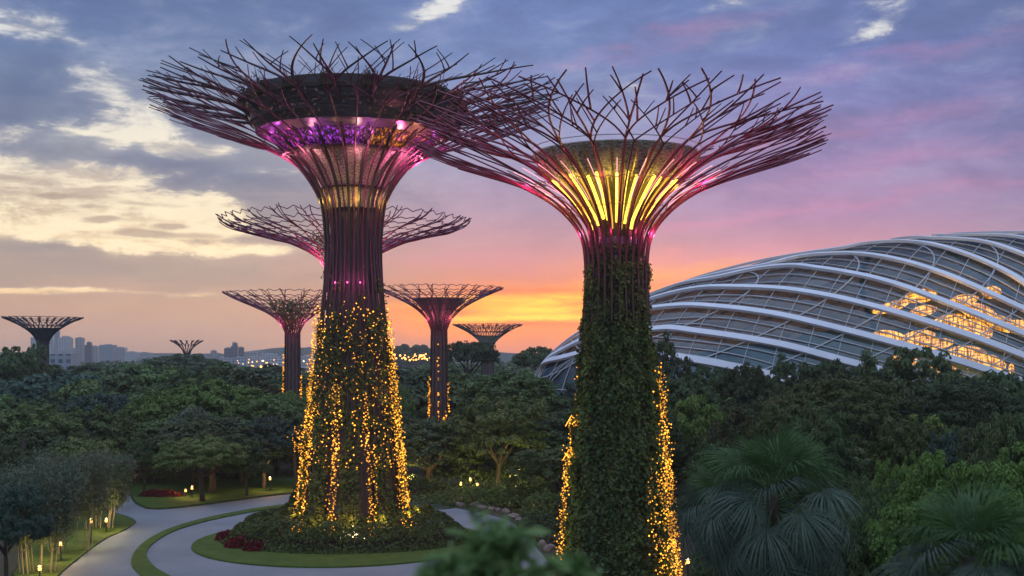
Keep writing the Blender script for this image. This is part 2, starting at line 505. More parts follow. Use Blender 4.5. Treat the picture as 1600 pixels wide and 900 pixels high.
MT['leaf_trunk'] = leaf_mat('leaf_climber', [(0.050, 0.070, 0.018), (0.100, 0.128, 0.034), (0.165, 0.185, 0.062)], objvar=.1)
MT['leaf_twig'] = leaf_mat('leaf_brown', [(.036, .031, .022), (.060, .054, .036), (.060, .072, .036)], objvar=.1)
MT['palm'] = leaf_mat('palm_leaf', [(0.055, 0.090, 0.062), (0.085, 0.125, 0.090), (0.120, 0.160, 0.125)], trans=.2, rough=.4, objvar=.2)
MT['palm_green'] = leaf_mat('palm_leaf_green', [(.046, .098, .029), (.069, .132, .040), (.098, .167, .063)], trans=.25, rough=.4, objvar=.1)
MT['pond'] = surf_mat('bay_water', (.20, .22, .26), (.26, .28, .31), .02, .25)


def struct(o):
    o['kind'] = 'structure'
    return o


# ------------------------------------------------------------------ ground, roads, lawns
def sheet(name, pts, z, mat, depth=0.0):
    """flat polygon, with a vertical edge down to the ground when depth is given"""
    p3 = [Vector((x, y, 0)) for x, y in pts]
    tris = tessellate_polygon([p3])
    mb = MB(); n = len(pts)
    v = [(x, y, z) for x, y in pts]
    f = []
    for t in tris:
        a, b, c = [p3[i] for i in t]
        f.append(tuple(t) if (b - a).cross(c - a).z > 0 else tuple(t)[::-1])
    if depth:
        v += [(x, y, z - depth) for x, y in pts]
        f += [(i, (i + 1) % n, n + (i + 1) % n, n + i) for i in range(n)]
    mb.add(v, f)
    return mb.build(name, mat)


mb = MB()
mb.add([(-4200, -120, 0), (4200, -120, 0), (4200, 3120, 0), (-4200, 3120, 0)], [(0, 1, 2, 3)])
struct(mb.build('ground', MT['soil']))


def px_line(pts, n=40):
    return [tuple(q) for q in spline([gp(*p) for p in pts], n)]


left_edge = px_line([(40, 935), (87, 898), (125, 868), (162, 842), (195, 826), (213, 817), (203, 808), (176, 799), (174, 785), (181, 761), (185, 740), (188, 722)], 60)
right_edge = px_line([(196, 722), (197, 745), (200, 766), (208, 784), (220, 792), (240, 797), (303, 792), (440, 774), (560, 764), (640, 760)], 60)
med_out = px_line([(640, 776), (560, 781), (440, 790), (347, 805), (277, 823), (235, 842), (212, 862), (205, 880), (212, 893), (240, 915), (300, 950)], 60)
med_in = px_line([(340, 945), (262, 900), (240, 886), (229, 868), (240, 850), (277, 829), (347, 810), (440, 794), (560, 785), (640, 780)], 60)
struct(sheet('road', left_edge + right_edge + med_out + [(-26, 70)], .02, MT['road']))
struct(sheet('ring_road', med_in + px_line([(650, 780), (716, 795), (770, 806), (805, 820), (832, 850), (862, 885), (880, 930)], 30) + [(2, 80), (-10, 75)], .024, MT['road']))
med = sheet('median_lawn', med_out + med_in, .16, MT['lawn'], .16); struct(med)
IC = (-17.6, 123.2)
isl = [(IC[0] + 15.2 * math.cos(a), IC[1] + 15.6 * math.sin(a)) for a in np.linspace(0, 2 * PI, 96, endpoint=False)]
struct(sheet('island_lawn', isl, .17, MT['lawn'], .17))
struct(sheet('verge_lawn', px_line([(60, 935), (92, 900), (129, 869), (165, 843), (197, 828), (211, 817), (200, 810), (176, 803), (150, 800)], 40) + [gp(110, 800), gp(60, 840), gp(20, 900)], .15, MT['lawn'], .15))
struct(sheet('far_lawn', px_line([(202, 766), (211, 783), (222, 790.5), (240, 795), (303, 790), (440, 772.5), (560, 763)], 40) + [gp(560, 745), gp(420, 750), gp(300, 748), gp(205, 755)], .14, MT['lawn'], .14))
mb = MB()
mb.add([(-760, 1500, .4), (-260, 1500, .4), (-330, 1950, .4), (-900, 1950, .4)], [(0, 1, 2, 3)])
struct(mb.build('bay_water', MT['pond']))


# ------------------------------------------------------------------ steel garden trees
def profile(pts, n=240):
    return spline(pts, n)


def pt_on(prof, s, th, off=0.0):
    """points on a surface of revolution: s 0..1 along the profile, bearing th, pushed out by off"""
    s = np.clip(np.asarray(s, float), 0, 1.06)
    i = s * (len(prof) - 1)
    r = np.interp(i, np.arange(len(prof)), prof[:, 0]); z = np.interp(i, np.arange(len(prof)), prof[:, 1])
    ex = np.maximum(i - (len(prof) - 1), 0)
    dr, dz = prof[-1] - prof[-2]
    r = r + ex * dr; z = z + ex * dz
    k = np.clip(i.astype(int), 1, len(prof) - 2)
    t = prof[k + 1] - prof[k - 1]; t /= np.linalg.norm(t, axis=-1)[..., None]
    r = r + off * t[..., 1]; z = z - off * t[..., 0]
    return np.stack([r * np.cos(th), r * np.sin(th), z], -1)


def s_at_r(prof, r, after=0.3):
    k = int(after * len(prof))
    return float(np.interp(r, prof[k:, 0], np.linspace(k / (len(prof) - 1), 1, len(prof) - k)))


def grow(mb, prof, th, s, levels, k, rad, gap, rough, mult, twig):
    """one rib and its forks"""
    end = levels[k] + (random.uniform(-.035, .035) if k else random.uniform(-.02, .02))
    last = k == len(levels) - 1
    if last:
        end = levels[k] - abs(random.gauss(0, .05)) + .02
    kids = [0.0] if k == 0 else None
    n = 26 if k == 0 else 8
    ss_ = np.linspace(s, end, n)
    u = np.linspace(0, 1, n)
    dth = 0.0 if k == 0 else grow.d
    off = 0.0 if k == 0 else grow.o
    ths = th + dth * u ** grow.p
    pts = pt_on(prof, ss_, ths, grow.o0 + (off - grow.o0) * u)
    mb.tube(pts, np.linspace(rad[k], rad[k + 1], n), 5 if k == 0 else 4)
    t1 = ths[-1]; o1 = off
    if twig and k and random.random() < twig:
        i = random.randrange(2, n)
        a = pt_on(prof, np.array([ss_[i], min(1.03, ss_[i] + random.uniform(.03, .07)), min(1.04, ss_[i] + random.uniform(.08, .12))]),
                  ths[i] + np.array([0, .6, 1.0]) * random.choice((-1, 1)) * gap * random.uniform(.25, .6), o1 + np.array([0, .2, .5]) * random.uniform(-2, 1.5) * rough)
        mb.tube(a, rad[-1] * .8, 4)
    if last:
        return
    g = gap / (2 ** (k + 1)) * mult
    for sgn in (-1, 1):
        grow.o0 = o1
        grow.d = sgn * g * random.uniform(.75, 1.3) * (.55 if k + 1 == len(levels) - 1 else 1)
        grow.o = o1 * .3 + random.gauss(0, rough * .45)
        grow.p = random.uniform(1.0, 1.7)
        grow(mb, prof, t1, end, levels, k + 1, rad, gap, rough, mult, twig)


def sweep_set(root, prof, n, fork, rad, mat, phase=0.0, off=0.0, cross=(.5, 1.1), wob=.12, side=.7, name='branch', three=0.0, s0=0.0):
    """ribs that part once into long straight-running arms which cross their neighbours' arms, with short spurs near the rim"""
    gap = 2 * PI / n
    for i in range(n):
        mb = MB(); a = phase + i * gap + random.gauss(0, gap * .03)
        f = fork(a) if callable(fork) else fork
        f += random.uniform(-.03, .03)
        mb.tube(pt_on(prof, np.linspace(s0, f, 30), np.full(30, a), off), np.linspace(rad[0], rad[1], 30), 5)
        arms = [-1, 1] + ([0] if random.random() < three else [])
        for sg in arms:
            end = 1.0 - abs(random.gauss(0, .035)) + .01
            tot = (sg + random.gauss(0, .12)) * gap * random.uniform(*cross)
            m = 12; u = np.linspace(0, 1, m)
            pw = random.uniform(.9, 1.35)
            o = off + random.gauss(0, wob) * u
            ss_ = f + (end - f) * u; th = a + tot * u ** pw
            mb.tube(pt_on(prof, ss_, th, o), np.linspace(rad[1] * .85, rad[2], m), 4)
            for _ in range(2):
                if random.random() < side:
                    k = random.randint(3, m - 4); L = random.uniform(.3, .62)
                    q = np.linspace(0, 1, 6); se = min(1.0, ss_[k] + (1.0 - ss_[k]) * L * 1.6)
                    d = -np.sign(tot if tot else 1) * gap * random.uniform(.25, .6)
                    mb.tube(pt_on(prof, ss_[k] + (se - ss_[k]) * q, th[k] + (d * .8 + tot * .2) * q, o[k] + random.gauss(0, wob) * q), np.linspace(rad[2] * 1.25, rad[2] * .8, 6), 4)
        mb.build(name, mat, root)


def rib_set(root, prof, n, levels, rad, s0, mat, rough=.5, mult=1.0, phase=0.0, off=0.0, twig=0.0, name='branch'):
    for i in range(n):
        mb = MB()
        lv = levels(phase + i * 2 * PI / n) if callable(levels) else levels
        grow.o0 = off; grow.o = off; grow.d = 0; grow.p = 1
        grow(mb, prof, phase + i * 2 * PI / n, s0, lv, 0, rad, 2 * PI / n, rough, mult, twig)
        mb.build(name, mat, root)


def hoops(root, prof, svals, n, rad, mat, zig=.012, off=0.0):
    for s in svals:
        mb = MB()
        th = np.linspace(0, 2 * PI, n + 1)
        sv = s + np.where(np.arange(n + 1) % 2 == 0, zig, -zig) + np.r_[RNG.normal(0, zig * .3, n), 0]
        sv[-1] = sv[0]
        mb.tube(pt_on(prof, sv, th, off), rad, 4, cap=False)
        mb.build('tie_ring', mat, root)


def string_lights(root, prof_r, th, z0, z1, step, r, mat, wob=.03, jit=.12, out=.45, name='light_string', drop=0.0):
    """one wandering strand of bulbs up the trunk"""
    z = np.arange(z0, z1, step); n = len(z)
    if n < 3:
        return
    z = z + RNG.normal(0, step * .3, n)
    keep = RNG.random(n) >= drop
    t = th + np.cumsum(RNG.normal(0, wob * .35, n)) * .6 + RNG.normal(0, wob, n)
    rr = prof_r(z) + out + RNG.normal(0, jit, n)
    p = np.stack([rr * np.cos(t), rr * np.sin(t), z], 1)[keep]
    if len(p) < 3:
        return
    mb = MB(); mb.bulbs(p, r * RNG.uniform(.65, 1.35, len(p)))
    nb = len(mb.f)
    mb.tube(p, .012, 3, False)            # the cable from bulb to bulb
    o = mb.build(name, mat, root)
    o.data.materials.append(MT['steel_dark'])
    o.data.polygons.foreach_set('material_index', [0] * nb + [1] * (len(mb.f) - nb))


def trunk_leaves(root, prof_r, z0, z1, th0, th1, n, size, mat, thick=.5, name='planting_panel', lump=.6, patch=0.0, zpow=1.0):
    mb = MB()
    z = z0 + (z1 - z0) * RNG.random(n) ** zpow
    th = RNG.uniform(th0, th1, n)
    lf = np.array([mnoise.noise(Vector((math.cos(a) * 2.6, math.sin(a) * 2.6, q * .42))) for a, q in zip(th, z)])
    lf2 = np.array([mnoise.noise(Vector((math.cos(a) * 9, math.sin(a) * 9, q * 1.5 + 9))) for a, q in zip(th, z)])
    r = prof_r(z) + thick * RNG.random(n) + lump * lf + .45 * lump * lf2
    if patch:       # bare spots, and a ragged upper edge
        lf3 = np.array([mnoise.noise(Vector((math.cos(a) * 5 + 3, math.sin(a) * 5, q * .5))) for a, q in zip(th, z)])
        keep = lf3 + .5 * lf2 + .35 > patch * .75 + .9 * np.clip((z - z1 + 7) / 7, 0, 1) - .2 + RNG.normal(0, .12, n)
        r, th, z = r[keep], th[keep], z[keep]; n = len(z)
    p = np.stack([r * np.cos(th), r * np.sin(th), z], 1)
    nr = np.stack([np.cos(th), np.sin(th), np.full(n, .5)], 1)
    mb.leaves(p, nr, size, .7, .6, .6)
    return mb.build(name, mat, root)


def interp_r(tab):
    t = np.asarray(sorted(tab, key=lambda q: q[1]), float)
    s = spline(t, 200)
    return lambda z: np.interp(z, s[:, 1], s[:, 0])


FRONT = -PI / 2      # bearing, on a trunk, of the side towards the viewer


def facade_mat(name, base, glow_cols, strength, hfreq, vfreq, frac):
    """a dark band with glowing patches"""
    m, nt, b = nmat(name)
    b.inputs['Base Color'].default_value = (*base, 1); b.inputs['Roughness'].default_value = .25
    uv = nt.nodes.new('ShaderNodeTexCoord')
    sep = nt.nodes.new('ShaderNodeSeparateXYZ'); nt.links.new(uv.outputs['Object'], sep.inputs[0])
    at2 = nt.nodes.new('ShaderNodeMath'); at2.operation = 'ARCTAN2'
    nt.links.new(sep.outputs[1], at2.inputs[0]); nt.links.new(sep.outputs[0], at2.inputs[1])
    cb = nt.nodes.new('ShaderNodeCombineXYZ')
    a1 = nt.nodes.new('ShaderNodeMath'); a1.operation = 'MULTIPLY'; a1.inputs[1].default_value = hfreq; nt.links.new(at2.outputs[0], a1.inputs[0])
    a2 = nt.nodes.new('ShaderNodeMath'); a2.operation = 'MULTIPLY'; a2.inputs[1].default_value = vfreq; nt.links.new(sep.outputs[2], a2.inputs[0])
    nt.links.new(a1.outputs[0], cb.inputs[0]); nt.links.new(a2.outputs[0], cb.inputs[1])
    n = nt.nodes.new('ShaderNodeTexNoise'); n.inputs['Scale'].default_value = 1; n.inputs['Detail'].default_value = 5; n.inputs['Roughness'].default_value = .7
    nt.links.new(cb.outputs[0], n.inputs['Vector'])
    mr = nt.nodes.new('ShaderNodeMapRange'); mr.interpolation_type = 'SMOOTHSTEP'
    mr.inputs[1].default_value = 1 - frac - .12; mr.inputs[2].default_value = 1 - frac + .18
    nt.links.new(n.outputs['Fac'], mr.inputs[0])
    ml = nt.nodes.new('ShaderNodeMath'); ml.operation = 'MULTIPLY'; ml.inputs[1].default_value = strength; nt.links.new(mr.outputs[0], ml.inputs[0])
    # colour goes with the bearing round the band
    ar = nt.nodes.new('ShaderNodeMapRange'); ar.inputs[1].default_value = -PI; ar.inputs[2].default_value = 0.0
    nt.links.new(at2.outputs[0], ar.inputs[0])
    r = nt.nodes.new('ShaderNodeValToRGB')
    e = r.color_ramp.elements
    e[0].position = glow_cols[0][0]; e[0].color = (*glow_cols[0][1], 1)
    e[1].position = glow_cols[-1][0]; e[1].color = (*glow_cols[-1][1], 1)
    for p, c in glow_cols[1:-1]:
        k = e.new(p); k.color = (*c, 1)
    nt.links.new(ar.outputs[0], r.inputs[0])
    nt.links.new(r.outputs[0], b.inputs['Emission Color']); nt.links.new(ml.outputs[0], b.inputs['Emission Strength'])
    return m


# ---- the tall tree with the restaurant disc
def big_tree():
    D = 124.0; k = D / F
    cx_ = (552 - 800) * k
    root = empty('steel_supertree', (cx_, D, 0), 'tallest steel tower tree, dark glazed disc in its crown, trunk wrapped in golden fairy lights', 'supertree')
    Z = lambda y: CH + (HOR - y) * k
    tr = [(6.1, -.2), (5.4, 1.8), (4.9, 5), (4.4, 9.7), (3.95, 14), (3.5, 19), (3.05, 24), (2.75, 27.5), (2.5, 31), (2.5, 34.5)]
    tr_r = interp_r(tr)
    mb = MB(); mb.lathe([(tr_r(z) - .35, z) for z in np.linspace(-.1, 35, 60)], 56)
    mb.build('trunk', MT['core'], root, True)
    # outer ribs: up the trunk, then flaring
    outer = profile([(r + .12, z) for r, z in tr[:-1]] + [(2.75, 33.6), (3.5, 36.4), (5.4, 38.9), (8.4, 40.8), (12.2, 42.3), (16.4, 43.6), (21.0, 45.4)])
    def forks(a):
        f = max(0.0, math.cos(a - FRONT) - .25) / .75
        return [s_at_r(outer, 9.5 + 6.5 * f, .6), s_at_r(outer, 13.5 + 4.2 * f, .6), s_at_r(outer, 16.6 + 2.2 * f, .6), 1.0]
    sweep_set(root, outer, 38, lambda a: s_at_r(outer, 6.5 + 9.0 * max(0.0, math.cos(a - FRONT) - .25) / .75, .6), [.12, .075, .042], MT['steel'], FRONT, .12, (.5, 1.3), .2, 1.0, three=.7)
    inner = profile([(2.72, 26), (2.55, 30), (2.7, 33), (3.1, 35.5), (4.4, 38), (6.6, 40.6), (9.2, 43.0), (11.6, 44.9), (14.6, 45.7), (18.2, 46.3), (21.7, 47.2)])
    si = s_at_r(inner, 12.2, .2)
    sweep_set(root, inner, 20, si, [.13, .21, .06], MT['steel_dark'], FRONT, .35, (.35, .95), .14, 1.0, three=.95)
    hoops(root, outer, [s_at_r(outer, r, .6) for r in (7, 9.5)], 80, .04, MT['steel'], .008)
    # cone of perforated cladding
    m, nt, b = nmat('perforated_cone')
    tc = nt.nodes.new('ShaderNodeTexCoord'); sp = nt.nodes.new('ShaderNodeSeparateXYZ'); nt.links.new(tc.outputs['Object'], sp.inputs[0])
    at2 = nt.nodes.new('ShaderNodeMath'); at2.operation = 'ARCTAN2'; nt.links.new(sp.outputs[1], at2.inputs[0]); nt.links.new(sp.outputs[0], at2.inputs[1])
    cb = nt.nodes.new('ShaderNodeCombineXYZ'); nt.links.new(at2.outputs[0], cb.inputs[0]); nt.links.new(sp.outputs[2], cb.inputs[1])
    mp = nt.nodes.new('ShaderNodeMapping'); mp.inputs['Scale'].default_value = (26, 7, 1); nt.links.new(cb.outputs[0], mp.inputs[0])
    n = nt.nodes.new('ShaderNodeTexNoise'); n.inputs['Scale'].default_value = 1; n.inputs['Detail'].default_value = 6; n.inputs['Roughness'].default_value = .8; nt.links.new(mp.outputs[0], n.inputs['Vector'])
    r = nt.nodes.new('ShaderNodeValToRGB'); r.color_ramp.elements[0].position = .4; r.color_ramp.elements[1].position = .62
    r.color_ramp.elements[0].color = (.03, .02, .025, 1); r.color_ramp.elements[1].color = (.6, .52, .5, 1)
    nt.links.new(n.outputs['Fac'], r.inputs[0]); nt.links.new(r.outputs[0], b.inputs['Base Color'])
    b.inputs['Roughness'].default_value = .5
    mb = MB(); mb.lathe([(2.7, 34.6), (2.75, 35.6), (3.2, 36.9), (4.2, 38.4), (5.7, 39.7), (6.3, 40.1)], 72)
    mb.build('cone', m, root, True)
    mb = MB(); mb.lathe([(2.75, 36.6), (3.35, 36.6), (3.4, 36.8), (2.8, 36.8)], 64); mb.build('collar_ring', MT['steel_dark'], root)
    mb = MB(); mb.lathe([(6.2, 40.05), (7.3, 40.0), (7.45, 40.25), (6.3, 40.3)], 72); mb.build('lower_ring', MT['steel_dark'], root)
    lit = facade_mat('lit_lounge_glass', (.05, .03, .05), [(.0, (.5, .05, .75)), (.25, (.75, .07, .6)), (.42, (.45, .06, .95)), (.5, (.65, .07, .8)), (.57, (.6, .08, .8)), (.63, (1.0, .32, .02)), (.8, (1.0, .3, .02)), (.86, (.8, .06, .5)), (1.0, (.7, .06, .6))], 1.7, 30, 2.6, .42)
    mb = MB(); mb.lathe([(6.7, 40.3), (7.6, 41.2), (8.3, 41.85)], 90); mb.build('lit_window_band', lit, root, True)
    under = facade_mat('soffit_painted_glow', (.14, .10, .13), [(0, (.6, .1, .7)), (1, (.6, .1, .7))], .25, 40, 2.5, .3)  # no windows here: purple light on the soffit is put into its emission
    mb = MB(); mb.lathe([(8.3, 41.85), (9.9, 42.5)], 90); mb.build('soffit', under, root, True)
    glass = facade_mat('dark_disc_glass', (.05, .042, .05), [(0, (.5, .35, .4)), (.3, (.9, .4, .25)), (.5, (.45, .35, .5)), (.7, (1, .5, .25)), (1, (.5, .3, .4))], .6, 26, 3.2, .34)  # faint emission paints in reflections as well as lit windows
    mb = MB(); mb.lathe([(9.9, 42.5), (10.5, 43.3), (10.9, 44.2), (11.2, 45.1)], 90); mb.build('fascia', glass, root)
    for z, rr in ((42.45, 9.95), (43.3, 10.55), (44.25, 10.97), (45.15, 11.3)):
        mb = MB(); mb.lathe([(rr - .25, z - .08), (rr + .07, z - .08), (rr + .1, z + .1), (rr - .25, z + .1), (rr - .25, z - .08)], 90)
        mb.build('fascia_rail', MT['steel_dark'], root)
    mb = MB(); mb.lathe([(11.25, 45.2), (11.2, 45.5), (8, 45.6), (.01, 45.7)], 64); mb.build('roof', MT['earth'], root)
    mb = MB(); mb.lathe([(11.1, 45.5), (11.12, 46.3), (11.08, 46.3), (11.06, 45.5)], 64); mb.build('parapet_glass', MT['steel_dark'], root)
    for i in range(18):
        a = .1 + i * 2 * PI / 18
        if i % 1 == 0:
            m2 = MB(); q = np.clip(RNG.normal(size=(300, 3)), -1.7, 1.7) * (.40, .40, .30) + (11.5 * math.cos(a), 11.5 * math.sin(a), 45.6 + .2 * (i % 3)); m2.box((11.5 * math.cos(a), 11.5 * math.sin(a), 45.3), (.9, 1.7, .5), a)
            m2.leaves(q[:150 + 12 * (i % 7)], RNG.normal(size=(150 + 12 * (i % 7), 3)), .30, 1, .4)
            for j in range(7):
                e = RNG.normal(size=3) * (.9, .9, .5)
                p0 = np.array((11.4 * math.cos(a), 11.4 * math.sin(a), 45.2))
                m2.tube([p0, p0 + e * .6 + (0, 0, .4), p0 + e * 1.3 + (0, 0, .9)], [.05, .04, .02], 4)
            m2.build('rim_planter', MT['leaf_twig'], root)
    # floodlights of the crown
    for i in range(8):
        a = i * PI / 4 + .2
        lamp('crown_lamp', (7.5 * math.cos(a), 7.5 * math.sin(a), 39.0), root, 800 if math.sin(a) > -.7 else 60, (1, .10, .40), .3)
        lamp('cone_lamp', (7.2 * math.cos(a), 7.2 * math.sin(a), 39.3), root, 210, (1, .45, .45), .3)
        lamp('neck_lamp', (3.9 * math.cos(a), 3.9 * math.sin(a), 35.2), root, 120, (1, .62, .10), .2)
    for i in range(10):
        a = FRONT + (i - 4.5) * 2 * PI / 10
        lamp('lounge_lamp', (9.2 * math.cos(a), 9.2 * math.sin(a), 41.1), root, 90, (.75, .1, .9) if i != 6 else (1, .4, .05), .2)
    for a in (-1.95, -1.6, -1.25):
        p = (3.75 * math.cos(a), 3.75 * math.sin(a), 26.8)
        mb = MB(); mb.bulbs([p], .1); mb.build('pink_lamp', glow_mat('pink_lamp', (1, .08, .35), 6), root)
        lamp('pink_light', (p[0] * 1.12, p[1] * 1.12, p[2] + .3), root, 60, (1, .08, .45), .1)
    # planting in fins with dark joints between them
    fins = 9
    for i in range(fins):
        a = FRONT + (i - 4) * 2 * PI / fins + .1
        w = 2 * PI / fins
        trunk_leaves(root, lambda z: tr_r(z) + .1, 12, 28.5, a - w * .5, a + w * .5, 2600, .36, MT['leaf_trunk'], .4, lump=.4, zpow=1.35, patch=.55)
        trunk_leaves(root, lambda z: tr_r(z) + .15, 0.5, 15, a - w * .33, a + w * .22, 2600, .36, MT['leaf_trunk'], .55, lump=.5, patch=.2)
    for i in range(fins):
        a = FRONT + (i - 4) * 2 * PI / fins + .1; w = 2 * PI / fins
        for e, z1 in ((-.47, 15), (.44, 17), (-.40, 9)):
            string_lights(root, tr_r, a + e * w, .6, z1 + random.uniform(-2, 3), .19, .075, MT['bulb'], .03, .16, .8, drop=.1)
        for e in (-.25, .05, .3):
            string_lights(root, tr_r, a + e * w, 8, 24.5 + random.uniform(-2, 1.5), .27, .07, MT['bulb'], .17, .15, .8, drop=.25)
    for th in (-2.93, -2.8, -.28, -.17, -.08, -3.05):
        string_lights(root, tr_r, th, .8, 23, .2, .08, MT['bulb'], .025, .14, .8, drop=.08)
    for i in range(12):
        a = i * 2 * PI / 12 + .07
        lamp('trunk_glow_fill', ((tr_r(4) + 1.7) * math.cos(a), (tr_r(4) + 1.7) * math.sin(a), 3.2), root, 110, (1, .55, .12), .2)  # added fill lights, for the fairy lights' warm glow on the leaves
        if i % 2 == 0:
            for zz in (9, 15.5):
                lamp('trunk_glow_fill', ((tr_r(zz) + 1.9) * math.cos(a + .2), (tr_r(zz) + 1.9) * math.sin(a + .2), zz), root, 70, (1, .55, .12), .2)
    mb = MB(); mb.bulbs([(.9 + random.gauss(0, .5), -6.9 + random.gauss(0, .2), 1.4 + abs(random.gauss(0, .5))) for _ in range(20)], .09); mb.tube([(-.6, -7, 1.2), (.9, -6.9, 1.9), (2.2, -7, 1.2)], .03, 4); mb.build('base_lamp', glow_mat('cream_lamp', (1, .78, .42), 3.5), root)
    return root


# ---- the near tree with yellow light tubes and a fully green trunk
def green_tree():
    D = 98.0; k = D / F
    root = empty('steel_supertree', ((963 - 800) * k, D, 0), 'steel tower tree with glowing yellow tubes in its throat and a green climber-covered trunk', 'supertree')
    tr = [(4.4, -.2), (4.12, 2), (3.72, 6), (3.3, 11), (2.92, 16), (2.62, 20), (2.38, 24), (2.22, 26.5), (2.15, 29)]
    tr_r = interp_r(tr)
    mb = MB(); mb.lathe([(tr_r(z) * .86 - .05, z) for z in np.linspace(-.1, 26, 40)], 48); mb.build('trunk', MT['core'], root, True)
    purple = facade_mat('neck_painted_glow', (.10, .07, .10), [(0, (.5, .1, .6)), (1, (.5, .1, .6))], .55, 9, 1.6, .4)  # the neck is no lamp: purple light falling on it is painted as glow
    mb = MB(); mb.lathe([(1.95, 25.6), (1.85, 27), (1.8, 29.2)], 48); mb.build('neck', purple, root, True)
    cone_m = surf_mat('olive_cone_cladding', (.07, .065, .03), (.15, .13, .07), 2.2, .45, .4, bump=.3, stretch=(3, 3, .6))
    mb = MB(); mb.lathe([(1.8, 29.0), (1.95, 30.0), (2.6, 31.2), (3.6, 32.5), (4.5, 33.4)], 64); mb.build('cone', cone_m, root, True)
    # slatted dish above the cone
    m, nt, b = nmat('woven_dish')
    tc = nt.nodes.new('ShaderNodeTexCoord'); sp = nt.nodes.new('ShaderNodeSeparateXYZ'); nt.links.new(tc.outputs['Object'], sp.inputs[0])
    wv = nt.nodes.new('ShaderNodeTexNoise'); mp = nt.nodes.new('ShaderNodeMapping'); mp.inputs['Scale'].default_value = (2.5, 2.5, 14)
    nt.links.new(tc.outputs['Object'], mp.inputs[0]); nt.links.new(mp.outputs[0], wv.inputs['Vector']); wv.inputs['Detail'].default_value = 5; wv.inputs['Scale'].default_value = 1.3
    r = nt.nodes.new('ShaderNodeValToRGB'); r.color_ramp.elements[0].position = .42; r.color_ramp.elements[1].position = .6
    r.color_ramp.elements[0].color = (.09, .075, .055, 1); r.color_ramp.elements[1].color = (.36, .32, .25, 1)
    nt.links.new(wv.outputs['Fac'], r.inputs[0]); nt.links.new(r.outputs[0], b.inputs['Base Color']); b.inputs['Roughness'].default_value = .7
    mb = MB(); mb.lathe([(4.5, 33.4), (5.5, 34.3), (6.3, 35.2), (6.75, 35.9), (6.7, 35.95), (6.2, 35.3), (4.6, 33.8), (.1, 33.5)], 72); mb.build('dish', m, root, True)
    for z, rr in ((35.95, 6.85), (36.35, 7.0)):
        mb = MB(); t = np.linspace(0, 2 * PI, 73); mb.tube(np.stack([rr * np.cos(t), rr * np.sin(t), np.full(73, z)], 1), .04, 4, False); mb.build('dish_rail', MT['mullion'], root)
    outer = profile([(tr_r(22) + .1, 22), (2.42, 25), (2.45, 27.2), (2.75, 29), (3.7, 30.6), (5.6, 32.3), (8.6, 33.9), (12.2, 35.2), (14.8, 36.1), (17.4, 37.2)])
    sweep_set(root, outer, 28, lambda a: s_at_r(outer, 6.5 + 5.5 * max(0, math.cos(a - FRONT)), .3), [.12, .085, .05], MT['steel_red'], FRONT, .15, (.5, 1.2), .14, .9, three=.5)
    inner = profile([(2.0, 27.6), (2.05, 29.2), (2.4, 30.4), (3.6, 32.1), (5.3, 33.8), (7.2, 35.3), (9.6, 36.5), (13, 37.6), (17.2, 39.2)])
    sweep_set(root, inner, 20, s_at_r(inner, 8.2, .2), [.16, .115, .07], MT['steel_red'], FRONT, .12, (.7, 1.5), .1, .95, three=.45)
    hoops(root, outer, [s_at_r(outer, r, .3) for r in (4.4, 7)], 72, .035, MT['steel_red'], .008)
    # yellow light tubes on the cone
    ty = glow_mat('yellow_light_tube', (1.0, .66, .07), 3.2)
    pale = glow_mat('dim_yellow_tube', (1.0, .50, .05), 1.2)
    cp = profile([(1.9, 29.6), (2.15, 30.4), (2.85, 31.3), (3.85, 32.5), (4.75, 33.4), (5.2, 33.85)])
    brass = surf_mat('brass_rib', (.35, .24, .08), (.5, .36, .14), 1.5, .35, .7)
    dp = profile([(4.6, 33.2), (5.5, 34.2), (6.35, 35.1), (6.85, 35.95)])
    for i in range(40):
        mb = MB(); mb.tube(pt_on(dp, np.linspace(0, 1, 6), np.full(6, FRONT + i * 2 * PI / 40), .1), .055, 5); mb.build('dish_rib', brass, root)
    for i in range(40):
        a = FRONT + (i + .5) * 2 * PI / 40
        fr = math.cos(a - FRONT)
        mb = MB(); s0 = random.uniform(.0, .2); s = np.linspace(s0, random.uniform(.92, 1.02), 8)
        main = i % 3 != 2
        mb.tube(pt_on(cp, s, np.full(8, a), .1), random.uniform(.08, .15) if main else .06, 6)
        mb.build('light_tube', ty if main else pale, root)
    for i in range(10):
        a = i * 2 * PI / 10 + .1
        lamp('throat_lamp', (5.5 * math.cos(a), 5.5 * math.sin(a), 32.9), root, 130, (1, .7, .15), .2)
        lamp('crown_lamp', (3.3 * math.cos(a), 3.3 * math.sin(a), 29.2), root, 110 if math.sin(a) > -.6 else 15, (1, .12, .38), .15)
        lamp('branch_lamp', (7.6 * math.cos(a), 7.6 * math.sin(a), 33.0), root, 420 if math.sin(a) > -.6 else 20, (1, .08, .32), .25)
    pw = glow_mat('pink_neck_strip', (1, .42, .5), 1.5)
    for i in range(24):
        a = .05 + (i + .5) * 2 * PI / 24
        mb = MB(); s = np.linspace(.42, .62, 8); mb.tube(pt_on(outer, s, np.full(8, a), -.32), .035, 4); mb.build('neck_light_strip', pw, root)
    # climbers
    for i in range(8):
        a = i * PI / 4
        trunk_leaves(root, lambda z: tr_r(z) - .25, 0.2, 26.9, a, a + PI / 4, 6800, .30, MT['leaf_trunk'], .6, lump=.62, zpow=1.2, name='climber_panel')
        trunk_leaves(root, lambda z: tr_r(z) + .1, 0.5, 26, a, a + PI / 4, 1500, .46, MT[('leaf_mid', 'leaf_bright', 'leaf_dark')[i % 3]], .45, lump=.6, name='fern_foliage', patch=.75)
        trunk_leaves(root, lambda z: tr_r(z) * .86, 24, 28.4, a, a + .7, 620, .3, MT['leaf_trunk'], .4, lump=.3, name='climber_panel')
